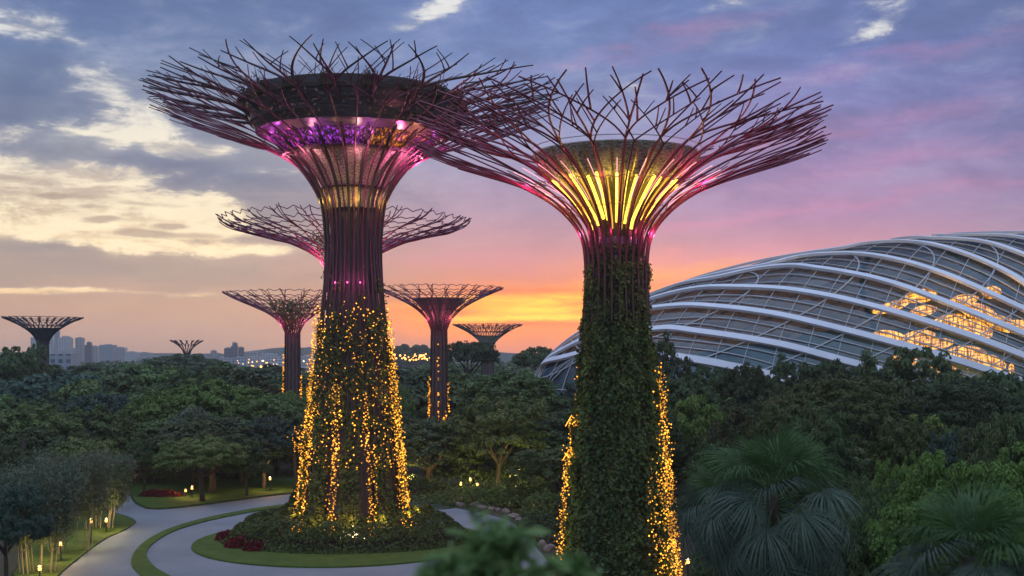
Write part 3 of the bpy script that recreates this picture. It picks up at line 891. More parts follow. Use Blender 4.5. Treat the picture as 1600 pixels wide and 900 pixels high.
    # golden lights: thick on the right shoulder, a thin hem on the left
    for j in range(22):
        th = -.95 + .05 * j
        z1 = (14 - 5.5 * abs(j - 13) / 13 if j < 15 else 17.5) + random.uniform(-1.5, 1.5)
        string_lights(root, tr_r, th, .3, z1, .16, .062, MT['bulb'], .05, .24, .95, drop=.25 if j > 8 else .6)
    for j, th in enumerate((-2.98, -2.9, -3.06, -3.14)):
        string_lights(root, tr_r, th, 1.2, 11.5 if j else 13.5, .15, .06, MT['bulb'], .025, .17, .8, drop=.15)
    string_lights(root, tr_r, -.32, 14, 18.3, .25, .07, MT['bulb'], .05, .2, .45, drop=.4)
    string_lights(root, tr_r, -3.08, 13.5, 18.5, .3, .06, MT['bulb_red'], .02, .15, .4, drop=.4)
    string_lights(root, tr_r, -3.1, 22, 25.5, .3, .045, MT['bulb_red'], .02, .15, .4, drop=.5)
    for z in (14.4, 17.2):
        mb = MB(); mb.bulbs(RNG.normal(size=(40, 3)) * (.35, .3, .3) + np.array((-tr_r(z) - .6, -.4, z - 3.2)), .065); mb.tube([(-tr_r(z) - .6 + dx, -.4, z - 3.2 + dz) for dx, dz in ((-.8, -.5), (-.3, .4), (.1, -.3), (.5, .3), (.8, -.2))], .03, 4); mb.build('light_cluster', MT['bulb'], root)
    for th, z in ((-.4, 3), (-.35, 7), (-.2, 11), (-2.9, 4), (-2.95, 9), (-.6, 1.5)):
        lamp('trunk_glow_fill', ((tr_r(z) + 1.3) * math.cos(th), (tr_r(z) + 1.3) * math.sin(th), z), root, 45, (1, .62, .08), .3)  # fill added beside the light strings to spread their golden glow
    return root


# ---- the lattice-crowned trees further off
def far_tree(px, D, label, crown, trunk, n, mat, cone=None, conemat=None, conekind=None, lights=None, rad=.09, levels=(.5, .75), nh=5, gap_off=.5, glow=None, leafcone=None, ribmat=None):
    k = D / F
    root = empty('steel_supertree', ((px - 800) * k, D, 0), label, 'supertree')
    tr_r = interp_r(trunk)
    zt = trunk[-1][1]
    mb = MB(); mb.lathe([(tr_r(z), z) for z in np.linspace(-.1, zt, 24)], 24); mb.build('trunk', MT['core'], root, True)
    for i in range(12):
        a = i * PI / 6
        mb = MB(); z = np.linspace(0, zt, 12); r = tr_r(z) + .08
        mb.tube(np.stack([r * math.cos(a), r * math.sin(a), z], 1), rad * 1.2, 4); mb.build('trunk_rib', ribmat or mat, root)
    prof = profile(crown)
    rib_set(root, prof, n, list(levels) + [1.0], [rad * 1.5, rad * 1.2, rad, rad * .8], 0.0, mat, .25, 1.0, .07, 0, 0)
    sv = np.linspace(.38, .985, nh)
    hoops(root, prof, sv, n * 4, rad * .75, mat, .018)
    if cone:
        mb = MB(); mb.lathe(cone, 40); mb.build('cone', conemat, root, True)
    if leafcone:
        z0, z1, r0, r1, cnt, sz = leafcone
        q = RNG.random(cnt) ** .7; th = RNG.uniform(0, 2 * PI, cnt); r = (r0 + (r1 - r0) * q) * RNG.random(cnt) ** .35
        mb = MB(); mb.leaves(np.stack([r * np.cos(th), r * np.sin(th), z0 + (z1 - z0) * q + RNG.normal(0, .35, cnt)], 1), np.stack([np.cos(th), np.sin(th), th * 0 + .4], 1), sz, .8, .55)
        mb.build('crown_planting', MT['leaf_trunk'], root)
    if glow:
        for i in range(5):
            a = i * 2 * PI / 5 + .3
            lamp('crown_lamp', (glow[0] * math.cos(a), glow[0] * math.sin(a), glow[1]), root, glow[2], glow[3], .3)
    if lights:
        for th, z0, z1, dr in lights:
            string_lights(root, tr_r, th, z0, z1, .3, .17, MT['bulb_red'], .04, .12, .3, drop=dr)
    return root


big_tree()
green_tree()
k = 165 / F
far_tree(540, 165, 'wide lattice-crowned steel tree standing directly behind the tallest trunk, pink light under its rim',
         [(2.3, 26.5), (2.4, 30), (3.2, 32.2), (4.9, 33.7), (8.6, 35.4), (12.8, 36.5), (16, 37.3), (17.4, 38.2)],
         [(3.4, 0), (2.6, 14), (2.3, 24), (2.2, 30)], 26, MT['steel'], leafcone=(30.5, 36.4, 1.5, 5.2, 1500, .5), rad=.085, nh=8, levels=(.42, .68),
         glow=(5.2, 31.6, 700, (1, .16, .30)))
far_tree(457, 235, 'slim lattice-crowned steel tree left of the tallest trunk, with a planted cup in its crown',
         [(1.35, 23), (1.5, 24.2), (2.5, 26.0), (4.6, 27.7), (8.2, 29.5), (11.5, 30.9), (13.5, 31.9)],
         [(1.75, 0), (1.55, 12), (1.4, 24)], 22, MT['steel'], leafcone=(24.5, 30.2, 1.0, 5.4, 1600, .55), rad=.085, nh=6, levels=(.48, .72),
         lights=[(-3.0, 4, 17.0, .1), (-.1, 4, 16, .3), (-2.9, 8, 13, .1), (-.3, 11, 13.5, .3), (-2.2, 11, 13, .6), (-2.95, 16, 22, .7)], glow=(3.6, 25.2, 260, (1, .14, .42)))
far_tree(686, 250, 'lattice-crowned steel tree with a grey metal funnel, standing before the orange sunset',
         [(1.6, 23.8), (1.7, 25), (2.7, 27.2), (4.9, 29.4), (8.3, 31.4), (11.4, 32.8), (13.6, 33.8)],
         [(2.2, 0), (1.8, 12), (1.6, 25)], 24, MT['steel'], cone=[(1.5, 24.8), (2.2, 27.4), (3.6, 29.4), (5.3, 31.3), (5.6, 31.6), (5.2, 31.5), (1, 29)],
         conemat=surf_mat('grey_funnel', (.10, .11, .11), (.2, .2, .2), 1.5, .5, .3, stretch=(2, 2, .3)), rad=.085, nh=6, levels=(.55, .78),
         lights=[(-2.9, 2, 15, .1), (-2.7, 2, 13, .15), (-.35, 2, 15, .5), (-.9, 2, 8, .25), (-1.1, 2, 7, .3), (-1.6, 6, 22, .6)], glow=(3.6, 26.6, 230, (1, .12, .25)))
far_tree(762, 480, 'small distant grey steel tree with a flat open crown under the orange sky',
         [(2.3, 23.2), (2.7, 24.6), (4.8, 27), (8.5, 29.6), (11.8, 31.3), (14.1, 32.4)], [(2.6, 0), (2.4, 14), (2.3, 23.5)], 30, MT['steel_dark'], rad=.15, nh=4, levels=(.5, .75),
         cone=[(2.2, 23), (2.6, 24.4), (4.4, 26.4), (6, 27.6)], conemat=MT['concrete'])
far_tree(67, 430, 'dark distant steel tree at the far left before the city towers, wide flat crown',
         [(1.95, 23.5), (2.4, 25.5), (4.2, 28), (7.4, 30.4), (10.8, 32.3), (13.9, 33.6)], [(2.3, 0), (2.0, 14), (1.9, 24.5)], 30, MT['steel_blue'], rad=.14, nh=4, levels=(.5, .75),
         cone=[(1.9, 24), (2.3, 25.6), (4, 28), (6.4, 29.8)], conemat=surf_mat('blue_funnel', (.06, .08, .13), (.1, .13, .2), .8, .5), ribmat=MT['steel_blue'])
far_tree(292, 650, 'small spiky reddish crown of a remote steel tree poking above the left woodland',
         [(1.2, 20), (2.4, 23), (4.4, 25.4), (6.8, 27.2), (9.0, 28.4)], [(1.6, 0), (1.2, 20)], 16, MT['steel'], rad=.22, nh=0, levels=(.45, .8))


# ------------------------------------------------------------------ glass conservatory
def conservatory():
    C = np.array([135.5, 300.0, 5.4]); a, b, c = 136.0, 65.0, 44.3; rot = .25
    root = empty('glass_conservatory', (C[0], C[1], 0), 'huge shell-shaped glasshouse with sweeping white arched ribs, warm lights glowing inside', 'glasshouse')
    cr, sr = math.cos(rot), math.sin(rot)
    def to_sphere(p):
        q = p - C
        x = q[..., 0] * cr + q[..., 1] * sr; y = -q[..., 0] * sr + q[..., 1] * cr
        return np.stack([x / a, y / b, q[..., 2] / c], -1)
    def from_sphere(s, off=0.0):
        n = np.stack([s[..., 0] / a, s[..., 1] / b, s[..., 2] / c], -1); n /= np.linalg.norm(n, axis=-1)[..., None]
        q = s * np.array([a, b, c]) + n * off
        x = q[..., 0] * cr - q[..., 1] * sr; y = q[..., 0] * sr + q[..., 1] * cr
        return np.stack([x, y, q[..., 2] + C[2]], -1)      # local to the root (root is at C, z 0)
    def hit(px, py):
        """where the line of sight of the traced point meets the real shell"""
        d0 = np.array([(px - 800) / F, 1.0, (HOR - py) / F])
        o = to_sphere(np.array([0, 0, CH]) )
        d = to_sphere(d0 + C)
        A_, B_, C_ = d @ d, 2 * o @ d, o @ o - 1
        disc = B_ * B_ - 4 * A_ * C_
        t = (-B_ - math.sqrt(max(disc, 0))) / (2 * A_)
        s = o + t * d
        return s / np.linalg.norm(s)
    traced = [
        [(1066, 563), (1126, 571)],
        [(1010, 518), (1119, 525), (1239, 545), (1311, 564), (1367, 578)],
        [(1008, 487), (1095, 482), (1191, 491), (1287, 511), (1383, 535), (1480, 561), (1566, 588)],
        [(1020, 470), (1071, 456), (1143, 452), (1239, 457), (1335, 475), (1431, 501), (1528, 532), (1600, 559)],
        [(1119, 437), (1215, 419), (1287, 424), (1383, 443), (1480, 477), (1600, 525)],
        [(1195, 418), (1253, 404), (1335, 400), (1407, 411), (1480, 434), (1552, 465), (1600, 487)],
        [(1311, 392), (1359, 383), (1431, 382), (1504, 399), (1576, 431), (1600, 446)],
        [(1455, 376), (1528, 380), (1600, 402)],
    ]
    traced = [[(849, 571), (905, 556)] + traced[1], [(851, 567), (905, 538)] + traced[2], [(905, 524)] + traced[3]] + traced[4:]
    def ext(p, q, n=14, step=.05):
        """carry a curve on round the shell beyond its last two points p -> q until it meets the ground"""
        t = q - p; t -= q * (t @ q); t /= np.linalg.norm(t); out = []
        for i in range(1, 80):
            a_ = i * step; w = q * math.cos(a_) + t * math.sin(a_)
            out.append(w)
            if w[2] < -.01: break
        return out
    def sm(P, num=90):
        P = spline(np.array(P), num); return P / np.linalg.norm(P, axis=1)[:, None]
    curves = []
    for i, tr in enumerate(traced):
        H = sm([hit(*q) for q in tr], 40)
        end = ext(H[-4], H[-1])
        if i < 3:
            start = ext(H[3], H[0])[::-1]
        else:       # over the crest and down the far side
            p = H[0]; o = to_sphere(np.array([0, 0, CH])); away = p - o; away /= np.linalg.norm(away)
            tg = H[0] - H[3]; tg /= np.linalg.norm(tg)
            start = ext(p - (away * .8 + tg * .7) * .01, p)[::-1]
        curves.append(sm(start[::3] + list(H[::4]) + [H[-1]] + end[1::3], 110))
    def circle(n, d, num=160):
        r = math.sqrt(max(1 - d * d, 0.0))
        if r < .05: return None
        u = np.cross(n, [0, 0, 1.0]); u /= np.linalg.norm(u); w = np.cross(n, u)
        if w[2] < 0: w = -w
        t = np.linspace(-PI * .5, PI * 1.5, num)
        s = d * n + r * (np.cos(t)[:, None] * u + np.sin(t)[:, None] * w)
        keep = s[:, 2] > -.01
        if not keep.any(): return None
        idx = np.where(keep)[0]
        return s[idx[0]:idx[-1] + 1], n
    def band(s, n, width, lo, hi, name, mat, parent):
        """a box-section strip lying along the curve, standing from lo to hi off the glass"""
        pl = from_sphere(s); ph = from_sphere(s, 1.0)
        nr = ph - pl
        t = np.gradient(pl, axis=0); t /= np.linalg.norm(t, axis=1)[:, None]
        w = np.cross(t, nr) * width * .5
        v = []; f = []
        for i in range(len(s)):
            v += [pl[i] - w[i] + nr[i] * lo, pl[i] + w[i] + nr[i] * lo, pl[i] + w[i] + nr[i] * hi, pl[i] - w[i] + nr[i] * hi]
        for i in range(len(s) - 1):
            for j in range(4):
                f.append((4 * i + j, 4 * i + (j + 1) % 4, 4 * i + 4 + (j + 1) % 4, 4 * i + 4 + j))
        f += [(0, 1, 2, 3), tuple(4 * len(s) - 4 + j for j in (3, 2, 1, 0))]
        mb = MB(); mb.add(v, f); return mb.build(name, mat, parent)
    curves.append(2 * curves[-1] - curves[-2]); curves[-1] /= np.linalg.norm(curves[-1], axis=1)[:, None]
    curves.append(2 * curves[-1] - curves[-2]); curves[-1] /= np.linalg.norm(curves[-1], axis=1)[:, None]
    for q in curves:
        band(q, None, 1.4, .35, .95, 'arched_rib', MT['white'], root)
    band(sm([hit(*q) for q in [(1015, 549), (1066, 561), (1126, 571), (1190, 584), (1260, 602)]], 20), None, 1.5, .35, .9, 'arched_rib', MT['white'], root)
    for qa, qb in zip(curves[:-1], curves[1:]):
        for u in (.33, .66):
            q = qa * (1 - u) + qb * u; q /= np.linalg.norm(q, axis=1)[:, None]
            band(q, None, .2, .05, .25, 'glazing_bar', MT['mullion'], root)
    for u in (.35, .7, 1.05, 1.4):
        q = curves[0] - (curves[1] - curves[0]) * u; q /= np.linalg.norm(q, axis=1)[:, None]
        q = q[q[:, 2] > -.02]
        if len(q) > 4: band(q, None, .2, .05, .25, 'glazing_bar', MT['mullion'], root)
    q3 = [hit(*q) for q in ((1223, 536), (1284, 506), (1364, 455))]
    xn = np.cross(q3[1] - q3[0], q3[2] - q3[0]); xn /= np.linalg.norm(xn)
    for d in np.linspace(-.95, .97, 30):
        q = circle(xn, d, 90)
        if q is not None: band(q[0], q[1], .24, .05, .26, 'cross_bar', MT['mullion'], root)
    q3 = [hit(*q) for q in ((1150, 560), (1172, 500), (1210, 440))]
    xn = np.cross(q3[1] - q3[0], q3[2] - q3[0]); xn /= np.linalg.norm(xn)
    for d in np.linspace(-.94, .94, 36):
        q = circle(xn, d, 80)
        if q is not None: band(q[0], q[1], .13, .02, .16, 'pane_bar', MT['mullion'], root)
    # glass skin, flat facets
    m = bpy.data.materials.new('greenhouse_glass'); m.use_nodes = True
    nt = m.node_tree; nt.nodes.clear()
    g = nt.nodes.new('ShaderNodeBsdfGlossy'); g.inputs['Color'].default_value = (.27, .37, .41, 1); g.inputs['Roughness'].default_value = .05
    t = nt.nodes.new('ShaderNodeBsdfTransparent'); t.inputs[0].default_value = (.66, .74, .73, 1)
    lw = nt.nodes.new('ShaderNodeLayerWeight'); lw.inputs[0].default_value = .45
    mr = nt.nodes.new('ShaderNodeMapRange'); mr.inputs[3].default_value = .12; mr.inputs[4].default_value = .85
    nt.links.new(lw.outputs['Fresnel'], mr.inputs[0])
    mx = nt.nodes.new('ShaderNodeMixShader'); o = nt.nodes.new('ShaderNodeOutputMaterial')
    nt.links.new(mr.outputs[0], mx.inputs[0]); nt.links.new(t.outputs[0], mx.inputs[1]); nt.links.new(g.outputs[0], mx.inputs[2]); nt.links.new(mx.outputs[0], o.inputs[0])
    nu, nv = 120, 26
    th = np.linspace(0, 2 * PI, nu, endpoint=False); ph = np.linspace(0, PI / 2, nv) * .995
    Tm, Pm = np.meshgrid(th, ph)
    Pm = Pm + RNG.normal(0, .003, Pm.shape)
    s = np.stack([np.cos(Tm) * np.cos(Pm), np.sin(Tm) * np.cos(Pm), np.sin(Pm)], -1)
    v = from_sphere(s).reshape(-1, 3)
    f = [(i * nu + j, i * nu + (j + 1) % nu, (i + 1) * nu + (j + 1) % nu, (i + 1) * nu + j) for i in range(nv - 1) for j in range(nu)]
    mb = MB(); mb.add(v, f); mb.build('glass_shell', m, root)
    # plinth wall and the terraces of planting inside
    s0 = np.stack([np.cos(th), np.sin(th), th * 0], -1); pl = from_sphere(s0, .4); pb = pl.copy(); pb[:, 2] = -.2; pl[:, 2] = C[2] - .05
    mb = MB(); mb.add(np.vstack([pb, pl]), [(i, (i + 1) % nu, nu + (i + 1) % nu, nu + i) for i in range(nu)]); mb.build('plinth', MT['concrete'], root)
    sc_in = np.array([.84, .74, .50])
    nz = np.array([mnoise.noise(Vector((q[0] * 5, q[1] * 5, q[2] * 5))) for q in s.reshape(-1, 3)]).reshape(s.shape[:2])
    v = from_sphere(s * sc_in * (1 + .10 * nz)[..., None]).reshape(-1, 3)
    mb = MB(); mb.add(v, f); mb.build('indoor_terrace', surf_mat('indoor_planting', (.014, .032, .030), (.05, .085, .082), .12, .9, bump=.5), root)
    # lit galleries: glowing bays between the bars on the right-hand side
    mg = bpy.data.materials.new('lit_gallery'); mg.use_nodes = True
    nt = mg.node_tree; nt.nodes.clear()
    uv = nt.nodes.new('ShaderNodeUVMap'); uv.uv_map = 'bay'
    def noise(scale, det):
        mp = nt.nodes.new('ShaderNodeMapping'); mp.inputs['Scale'].default_value = scale; nt.links.new(uv.outputs[0], mp.inputs[0])
        n = nt.nodes.new('ShaderNodeTexNoise'); n.inputs['Scale'].default_value = 1; n.inputs['Detail'].default_value = det; n.inputs['Roughness'].default_value = .7
        nt.links.new(mp.outputs[0], n.inputs['Vector']); return n.outputs['Fac']
    def mrange(v, a0, a1, b0, b1):
        k = nt.nodes.new('ShaderNodeMapRange'); k.interpolation_type = 'SMOOTHSTEP'; nt.links.new(v, k.inputs[0])
        for q, x in zip((1, 2, 3, 4), (a0, a1, b0, b1)): k.inputs[q].default_value = x
        return k.outputs[0]
    def mul(a_, b_):
        k = nt.nodes.new('ShaderNodeMath'); k.operation = 'MULTIPLY'; nt.links.new(a_, k.inputs[0]); nt.links.new(b_, k.inputs[1]); return k.outputs[0]
    slats = mrange(noise((15, .7, 1), 3), .40, .56, .05, 1)
    storeys = mrange(noise((1.6, 5, 1), 4), .36, .60, .10, 1.1)
    lum = mul(slats, storeys)
    r = nt.nodes.new('ShaderNodeValToRGB'); e = r.color_ramp.elements
    e[0].position = 0; e[0].color = (.10, .025, .004, 1); e[1].position = 1; e[1].color = (2.2, .92, .15, 1)
    k2 = e.new(.5); k2.color = (1.0, .33, .04, 1)
    nt.links.new(lum, r.inputs[0])
    em = nt.nodes.new('ShaderNodeEmission'); nt.links.new(r.outputs[0], em.inputs[0]); em.inputs[1].default_value = 1.8
    o = nt.nodes.new('ShaderNodeOutputMaterial'); nt.links.new(em.outputs[0], o.inputs[0])
    bays = [((1428, 452), 44, 13, -.15), ((1545, 446), 26, 12, -.1), ((1498, 459), 40, 11, -.15), ((1522, 478), 50, 16, .25), ((1560, 497), 56, 15, .3), ((1590, 500), 30, 10, .1),
            ((1378, 470), 50, 10, -.3), ((1432, 476), 36, 10, -.15), ((1472, 494), 50, 14, -.2), ((1515, 508), 50, 20, .2), ((1420, 522), 50, 15, -.2), ((1374, 518), 44, 11, .1),
            ((1450, 531), 50, 11, -.1), ((1503, 546), 54, 14, .05), ((1540, 562), 46, 16, .2), ((1396, 560), 40, 14, -.1), ((1465, 572), 40, 8, .1), ((1577, 573), 8, 12, 0)]
    for (px, py), w, h, sh in bays:
        w *= 1.12; h *= 1.4
        o = to_sphere(np.array([0, 0, CH]))
        rows = []
        for jj in np.linspace(-1, 1, 7):
            row = []
            for ii in np.linspace(-1, 1, 11):
                hh = h * .62 * max(0.1, (1 - abs(ii) ** 2.2)) ** .6
                s_ = hit(px + ii * w * .55, py + ii * w * .5 * sh + jj * hh)
                row.append(from_sphere(s_ * .955))
            rows.append(row)
        v = np.array(rows).reshape(-1, 3)
        fc = [(i * 11 + j, i * 11 + j + 1, (i + 1) * 11 + j + 1, (i + 1) * 11 + j) for i in range(6) for j in range(10)]
        mb = MB(); mb.add(v, fc); ob = mb.build('lit_gallery', mg, root)
        ul = ob.data.uv_layers.new(name='bay'); b0 = random.random() * 9
        for lp in ob.data.loops:
            ul.data[lp.index].uv = (b0 + (lp.vertex_index % 11) / 10 * w / 44, b0 + (lp.vertex_index // 11) / 6 * h / 18)
    for px, py in ((1400, 500), (1450, 470), (1500, 520), (1540, 470), (1560, 540), (1470, 550)):
        p = from_sphere(hit(px, py) * .90)
        lamp('terrace_fill_light', tuple(p), root, 3600, (1, .45, .10), .6)  # unseen fill lights added to warm the terrace evenly
    for px, w in ((1088, 26), (1105, 18), (1225, 24), (1335, 20), (1352, 12), (1395, 14), (1500, 24), (1060, 8)):
        s_ = hit(px, 566); p = from_sphere(np.array([s_[0], s_[1], 0]) / math.hypot(s_[0], s_[1]), 1.0)
        mb = MB(); q = RNG.normal(size=(40, 3)) * (w * .07, .3, .45) + (p[0], p[1], C[2] - 1.0 + .8)
        mb.bulbs(q, .32); mb.build('plinth_light', glow_mat('amber_plinth_light', (1, .36, .05), 3.5), root)
    return root


conservatory()


# ------------------------------------------------------------------ trees
def crown_points(n_clump, per, shape, seed, rag=.16, clump=.24):
    """leaf centres and facings for a lumpy unit crown: radius 1 round z 1.25, top near z 2"""
    g = np.random.default_rng(seed)
    d = g.normal(size=(n_clump * 3, 3)); d /= np.linalg.norm(d, axis=1)[:, None]
    d = d[d[:, 2] > shape['low']][:n_clump]
    lob = np.array([mnoise.noise(Vector(q * 1.7 + seed)) for q in d])
    rr = 1 + shape.get('lobe', .22) * lob + g.normal(0, rag * .5, len(d))
    inner = g.random(len(d)) < .18
    rr[inner] *= g.uniform(.45, .8, inner.sum())
    c = d * rr[:, None] * np.array([1, 1, shape['v']]) + (0, 0, shape['c'])
    cs = clump * g.uniform(.65, 1.3, len(c))
    u = g.normal(size=(len(c), per, 3)); u /= np.linalg.norm(u, axis=2)[..., None]
    u[..., 2] = np.where(u[..., 2] < -.25, -u[..., 2], u[..., 2])
    u *= (g.random((len(c), per, 1)) ** .3)
    p = c[:, None] + u * cs[:, None, None] * np.array([1, 1, shape.get('cv', .7)])
    if shape.get('weep'):
        p[..., 2] -= shape['weep'] * g.random((len(c), per)) ** 2 * (np.hypot(p[..., 0], p[..., 1]) > .45)
    nr = u * 1.25 + d[:, None] * .25 + np.array([0, 0, .25])
    return p.reshape(-1, 3), nr.reshape(-1, 3)


SHAPES = {
    'round': dict(v=.78, c=1.22, low=-.45),
    'dome': dict(v=.62, c=1.36, low=-.30, lobe=.30),
    'tall': dict(v=1.05, c=1.0, low=-.6, lobe=.25),
    'lumpy': dict(v=.72, c=1.25, low=-.4, lobe=.48),
    'weep': dict(v=.75, c=1.2, low=-.1, weep=.75, cv=.9),
    'flat': dict(v=.36, c=1.6, low=-.35, lobe=.35),
}


def make_proto(shape, detail, seed):
    """(crown mesh, trunk mesh) for a unit tree"""
    sh = SHAPES[shape]
    nc, per, ls, cl = {'far': (80, 42, .18, .25), 'mid': (230, 52, .088, .15), 'near': (400, 90, .055, .115), 'close': (620, 95, .036, .085)}[detail]
    mb = MB()
    p, nr = crown_points(nc, per, sh, seed, clump=cl)
    mb.leaves(p, nr, ls, .38, .55, .9 if shape == 'weep' else .2)
    crown = mb.build('crown', MT['leaf_dark'])
    mb = MB()
    g = np.random.default_rng(seed + 50)
    zc = sh['c']
    mb.tube(spline([(0, 0, -.02), (.015, .01, zc * .35), (g.normal(0, .04), g.normal(0, .04), zc * .8)], 7), np.linspace(.075, .045, 7), 8)
    for i in range(6):
        a = i * 1.05 + g.uniform(-.3, .3); r = g.uniform(.5, .8)
        z0 = zc * g.uniform(.45, .75)
        mb.tube(spline([(0, 0, z0), (r * .45 * math.cos(a), r * .45 * math.sin(a), z0 + .25), (r * math.cos(a), r * math.sin(a), zc + sh['v'] * g.uniform(.05, .5))], 6), np.linspace(.038, .012, 6), 6)
    trunk = mb.build('trunk', MT['bark'], smooth=True)
    cm, tm = crown.data, trunk.data
    bpy.data.objects.remove(crown); bpy.data.objects.remove(trunk)
    return cm, tm


PROTO = {}
for sname in SHAPES:
    for det in ('far', 'mid', 'near', 'close'):
        if (sname, det) in (('flat', 'near'), ('weep', 'far'), ('tall', 'near')) or (det == 'close' and sname not in ('dome', 'lumpy')):
            continue
        PROTO[sname, det] = [make_proto(sname, det, 11 + 7 * k + len(PROTO) * 3) for k in range(2 if det in ('far', 'mid') else 1)]


def tree(x, D, Rr, H, shape, det, leaf, label, group=None, name='broadleaf_tree', bark='bark', sy=1.0):
    cm, tm = random.choice(PROTO[shape, det])
    r = empty(name, (x, D, 0), label, 'tree', group, random.uniform(0, 2 * PI))
    r.scale = (Rr, Rr * sy, H / (SHAPES[shape]['c'] + SHAPES[shape]['v'] * 1.05))
    for nm, me, mt in (('crown', cm, MT[leaf]), ('trunk', tm, MT[bark])):
        o = bpy.data.objects.new(nm, me); COL.objects.link(o); o.parent = r
        o.material_slots[0].link = 'OBJECT'; o.material_slots[0].material = mt
    return r


def ptree(px, ytop, D, wpx, shape, det, leaf, label, group=None, name='broadleaf_tree', bark='bark'):
    """a tree of the photograph: bearing and size taken from it at distance D"""
    H = CH + (HOR - ytop) / F * D
    return tree((px - 800) / F * D, D, wpx / 2 / F * D, H, shape, det, leaf, label, group, name, bark)


taken = []
def T(*a, **k):
    r = ptree(*a, **k)
    taken.append((r.location.x, r.location.y, r.scale[0]))
    return r


# prominent trees
for px_, yt_, D_, w_, sh_ in ((1105, 577, 192, 84, 'lumpy'), (1165, 573, 188, 86, 'round'), (1225, 577, 186, 84, 'lumpy'), (1290, 572, 182, 90, 'dome'), (1350, 577, 184, 76, 'round'), (1490, 584, 182, 96, 'lumpy'), (1560, 589, 178, 96, 'dome'), (1625, 586, 180, 90, 'round')):
    T(px_, yt_, D_, w_, sh_, 'mid', 'leaf_dark', 'dark green tree in the row standing right at the foot of the glasshouse', 'row of dark trees at the foot of the glasshouse')
T(290, 557, 520, 130, 'dome', 'mid', 'leaf_dark', 'broad dark tree on the ridge below the small spiky reddish crown')
T(330, 600, 205, 150, 'dome', 'mid', 'leaf_bright', 'bright yellow-green broad tree, highest of the sunny crowns in the left woodland')
T(245, 625, 198, 120, 'lumpy', 'mid', 'leaf_bright', 'yellow-green tree on the lower left flank of the brightest crown')
T(430, 622, 200, 120, 'dome', 'mid', 'leaf_mid', 'mid green broad tree right of the brightest yellow-green crown')
T(302, 643, 176, 92, 'weep', 'mid', 'leaf_grey', 'silver-grey weeping tree with drooping twigs in the left woodland', name='weeping_tree')
T(316, 686, 157, 122, 'dome', 'near', 'leaf_mid', 'dense rounded dark green tree on the lawn behind the garden road')
T(412, 655, 172, 96, 'lumpy', 'mid', 'leaf_blue', 'bluish green tree beside the slim trunk left of the tallest tower')
T(462, 640, 176, 90, 'round', 'mid', 'leaf_dark', 'dark tree with bare lower trunk tucked against the tallest tower')
T(385, 690, 163, 70, 'round', 'mid', 'leaf_dark', 'dark bushy tree just right of the rounded lawn tree')
T(225, 690, 166, 60, 'lumpy', 'mid', 'leaf_dark', 'small dark tree beside the far bend of the path')
T(150, 648, 176, 130, 'lumpy', 'mid', 'leaf_mid', 'broad mid green tree with layered crown above the path bend')
T(50, 640, 168, 140, 'dome', 'mid', 'leaf_mid', 'broad layered green tree at the far left edge of the wood')
T(60, 672, 150, 130, 'lumpy', 'mid', 'leaf_dark', 'dark layered tree behind the bare pole at the left edge')
T(130, 690, 148, 110, 'dome', 'mid', 'leaf_mid', 'green layered tree behind the grey bamboo-like clump')
T(10, 765, 97, 115, 'lumpy', 'near', 'leaf_blue', 'dark bluish bushy tree at the bottom left corner')
T(-5, 700, 128, 100, 'lumpy', 'near', 'leaf_dark', 'dark tree cut by the left edge above the corner bush')
T(745, 640, 172, 120, 'tall', 'mid', 'leaf_dark', 'tall dark tree between the two great trunks, nearest of the middle wood')
T(665, 655, 176, 100, 'round', 'mid', 'leaf_dark', 'dark round tree just right of the tallest trunk')
T(830, 648, 180, 120, 'lumpy', 'mid', 'leaf_dark', 'dark spreading tree left of the green climber trunk')
T(628, 605, 215, 44, 'tall', 'mid', 'leaf_mid', 'narrow light green tree left of the lit sunset tower trunk')
T(800, 590, 215, 150, 'dome', 'mid', 'leaf_mid', 'wide olive tree on the ridge between the two great trunks')
T(870, 700, 150, 130, 'lumpy', 'mid', 'leaf_mid', 'low green spreading tree beside the left foot of the green trunk')
T(8, 546, 300, 84, 'lumpy', 'mid', 'leaf_dark', 'tall dark tree on the skyline at the left edge of the photo')
T(52, 541, 330, 46, 'tall', 'mid', 'leaf_dark', 'tall dark tree just left of the far left steel trunk')
T(735, 538, 400, 80, 'flat', 'mid', 'leaf_dark', 'flat-topped dark tree in front of the small distant grey steel tree', name='rain_tree')
T(850, 548, 420, 80, 'flat', 'mid', 'leaf_dark', 'flat dark tree on the skyline left of the glasshouse tip', name='rain_tree')
T(1040, 546, 190, 70, 'lumpy', 'mid', 'leaf_dark', 'dark tree against the glasshouse just right of the green trunk')
T(1078, 622, 142, 110, 'round', 'mid', 'leaf_bright', 'light green tree right of the green trunk, among darker crowns')
T(1060, 600, 160, 120, 'dome', 'mid', 'leaf_dark', 'dark broad tree behind the light green crown right of the green trunk')
T(1425, 551, 175, 130, 'lumpy', 'mid', 'leaf_dark', 'dark tree rising before the lit right part of the glasshouse')
T(1310, 597, 130, 235, 'dome', 'close', 'leaf_mid', 'massive dark domed tree above the large fan palm')
T(1520, 606, 126, 230, 'dome', 'close', 'leaf_dark', 'massive dark spreading tree at the right edge below the glasshouse')
T(1425, 666, 96, 130, 'round', 'near', 'leaf_mid', 'rounded green tree with cauliflower-like crown between the palms and the dark domes')
T(1490, 680, 92, 90, 'round', 'near', 'leaf_blue', 'small bluish round tree next to the cauliflower-crowned tree')
T(1575, 655, 84, 130, 'lumpy', 'near', 'leaf_dark', 'very dark tree cut by the right edge above the bright crown')
T(1535, 724, 52, 290, 'dome', 'close', 'leaf_bright', 'bright green broad tree behind the corner fan palm')
T(1405, 730, 66, 110, 'dome', 'close', 'leaf_bright', 'small bright green tree left of the bright broad crown')
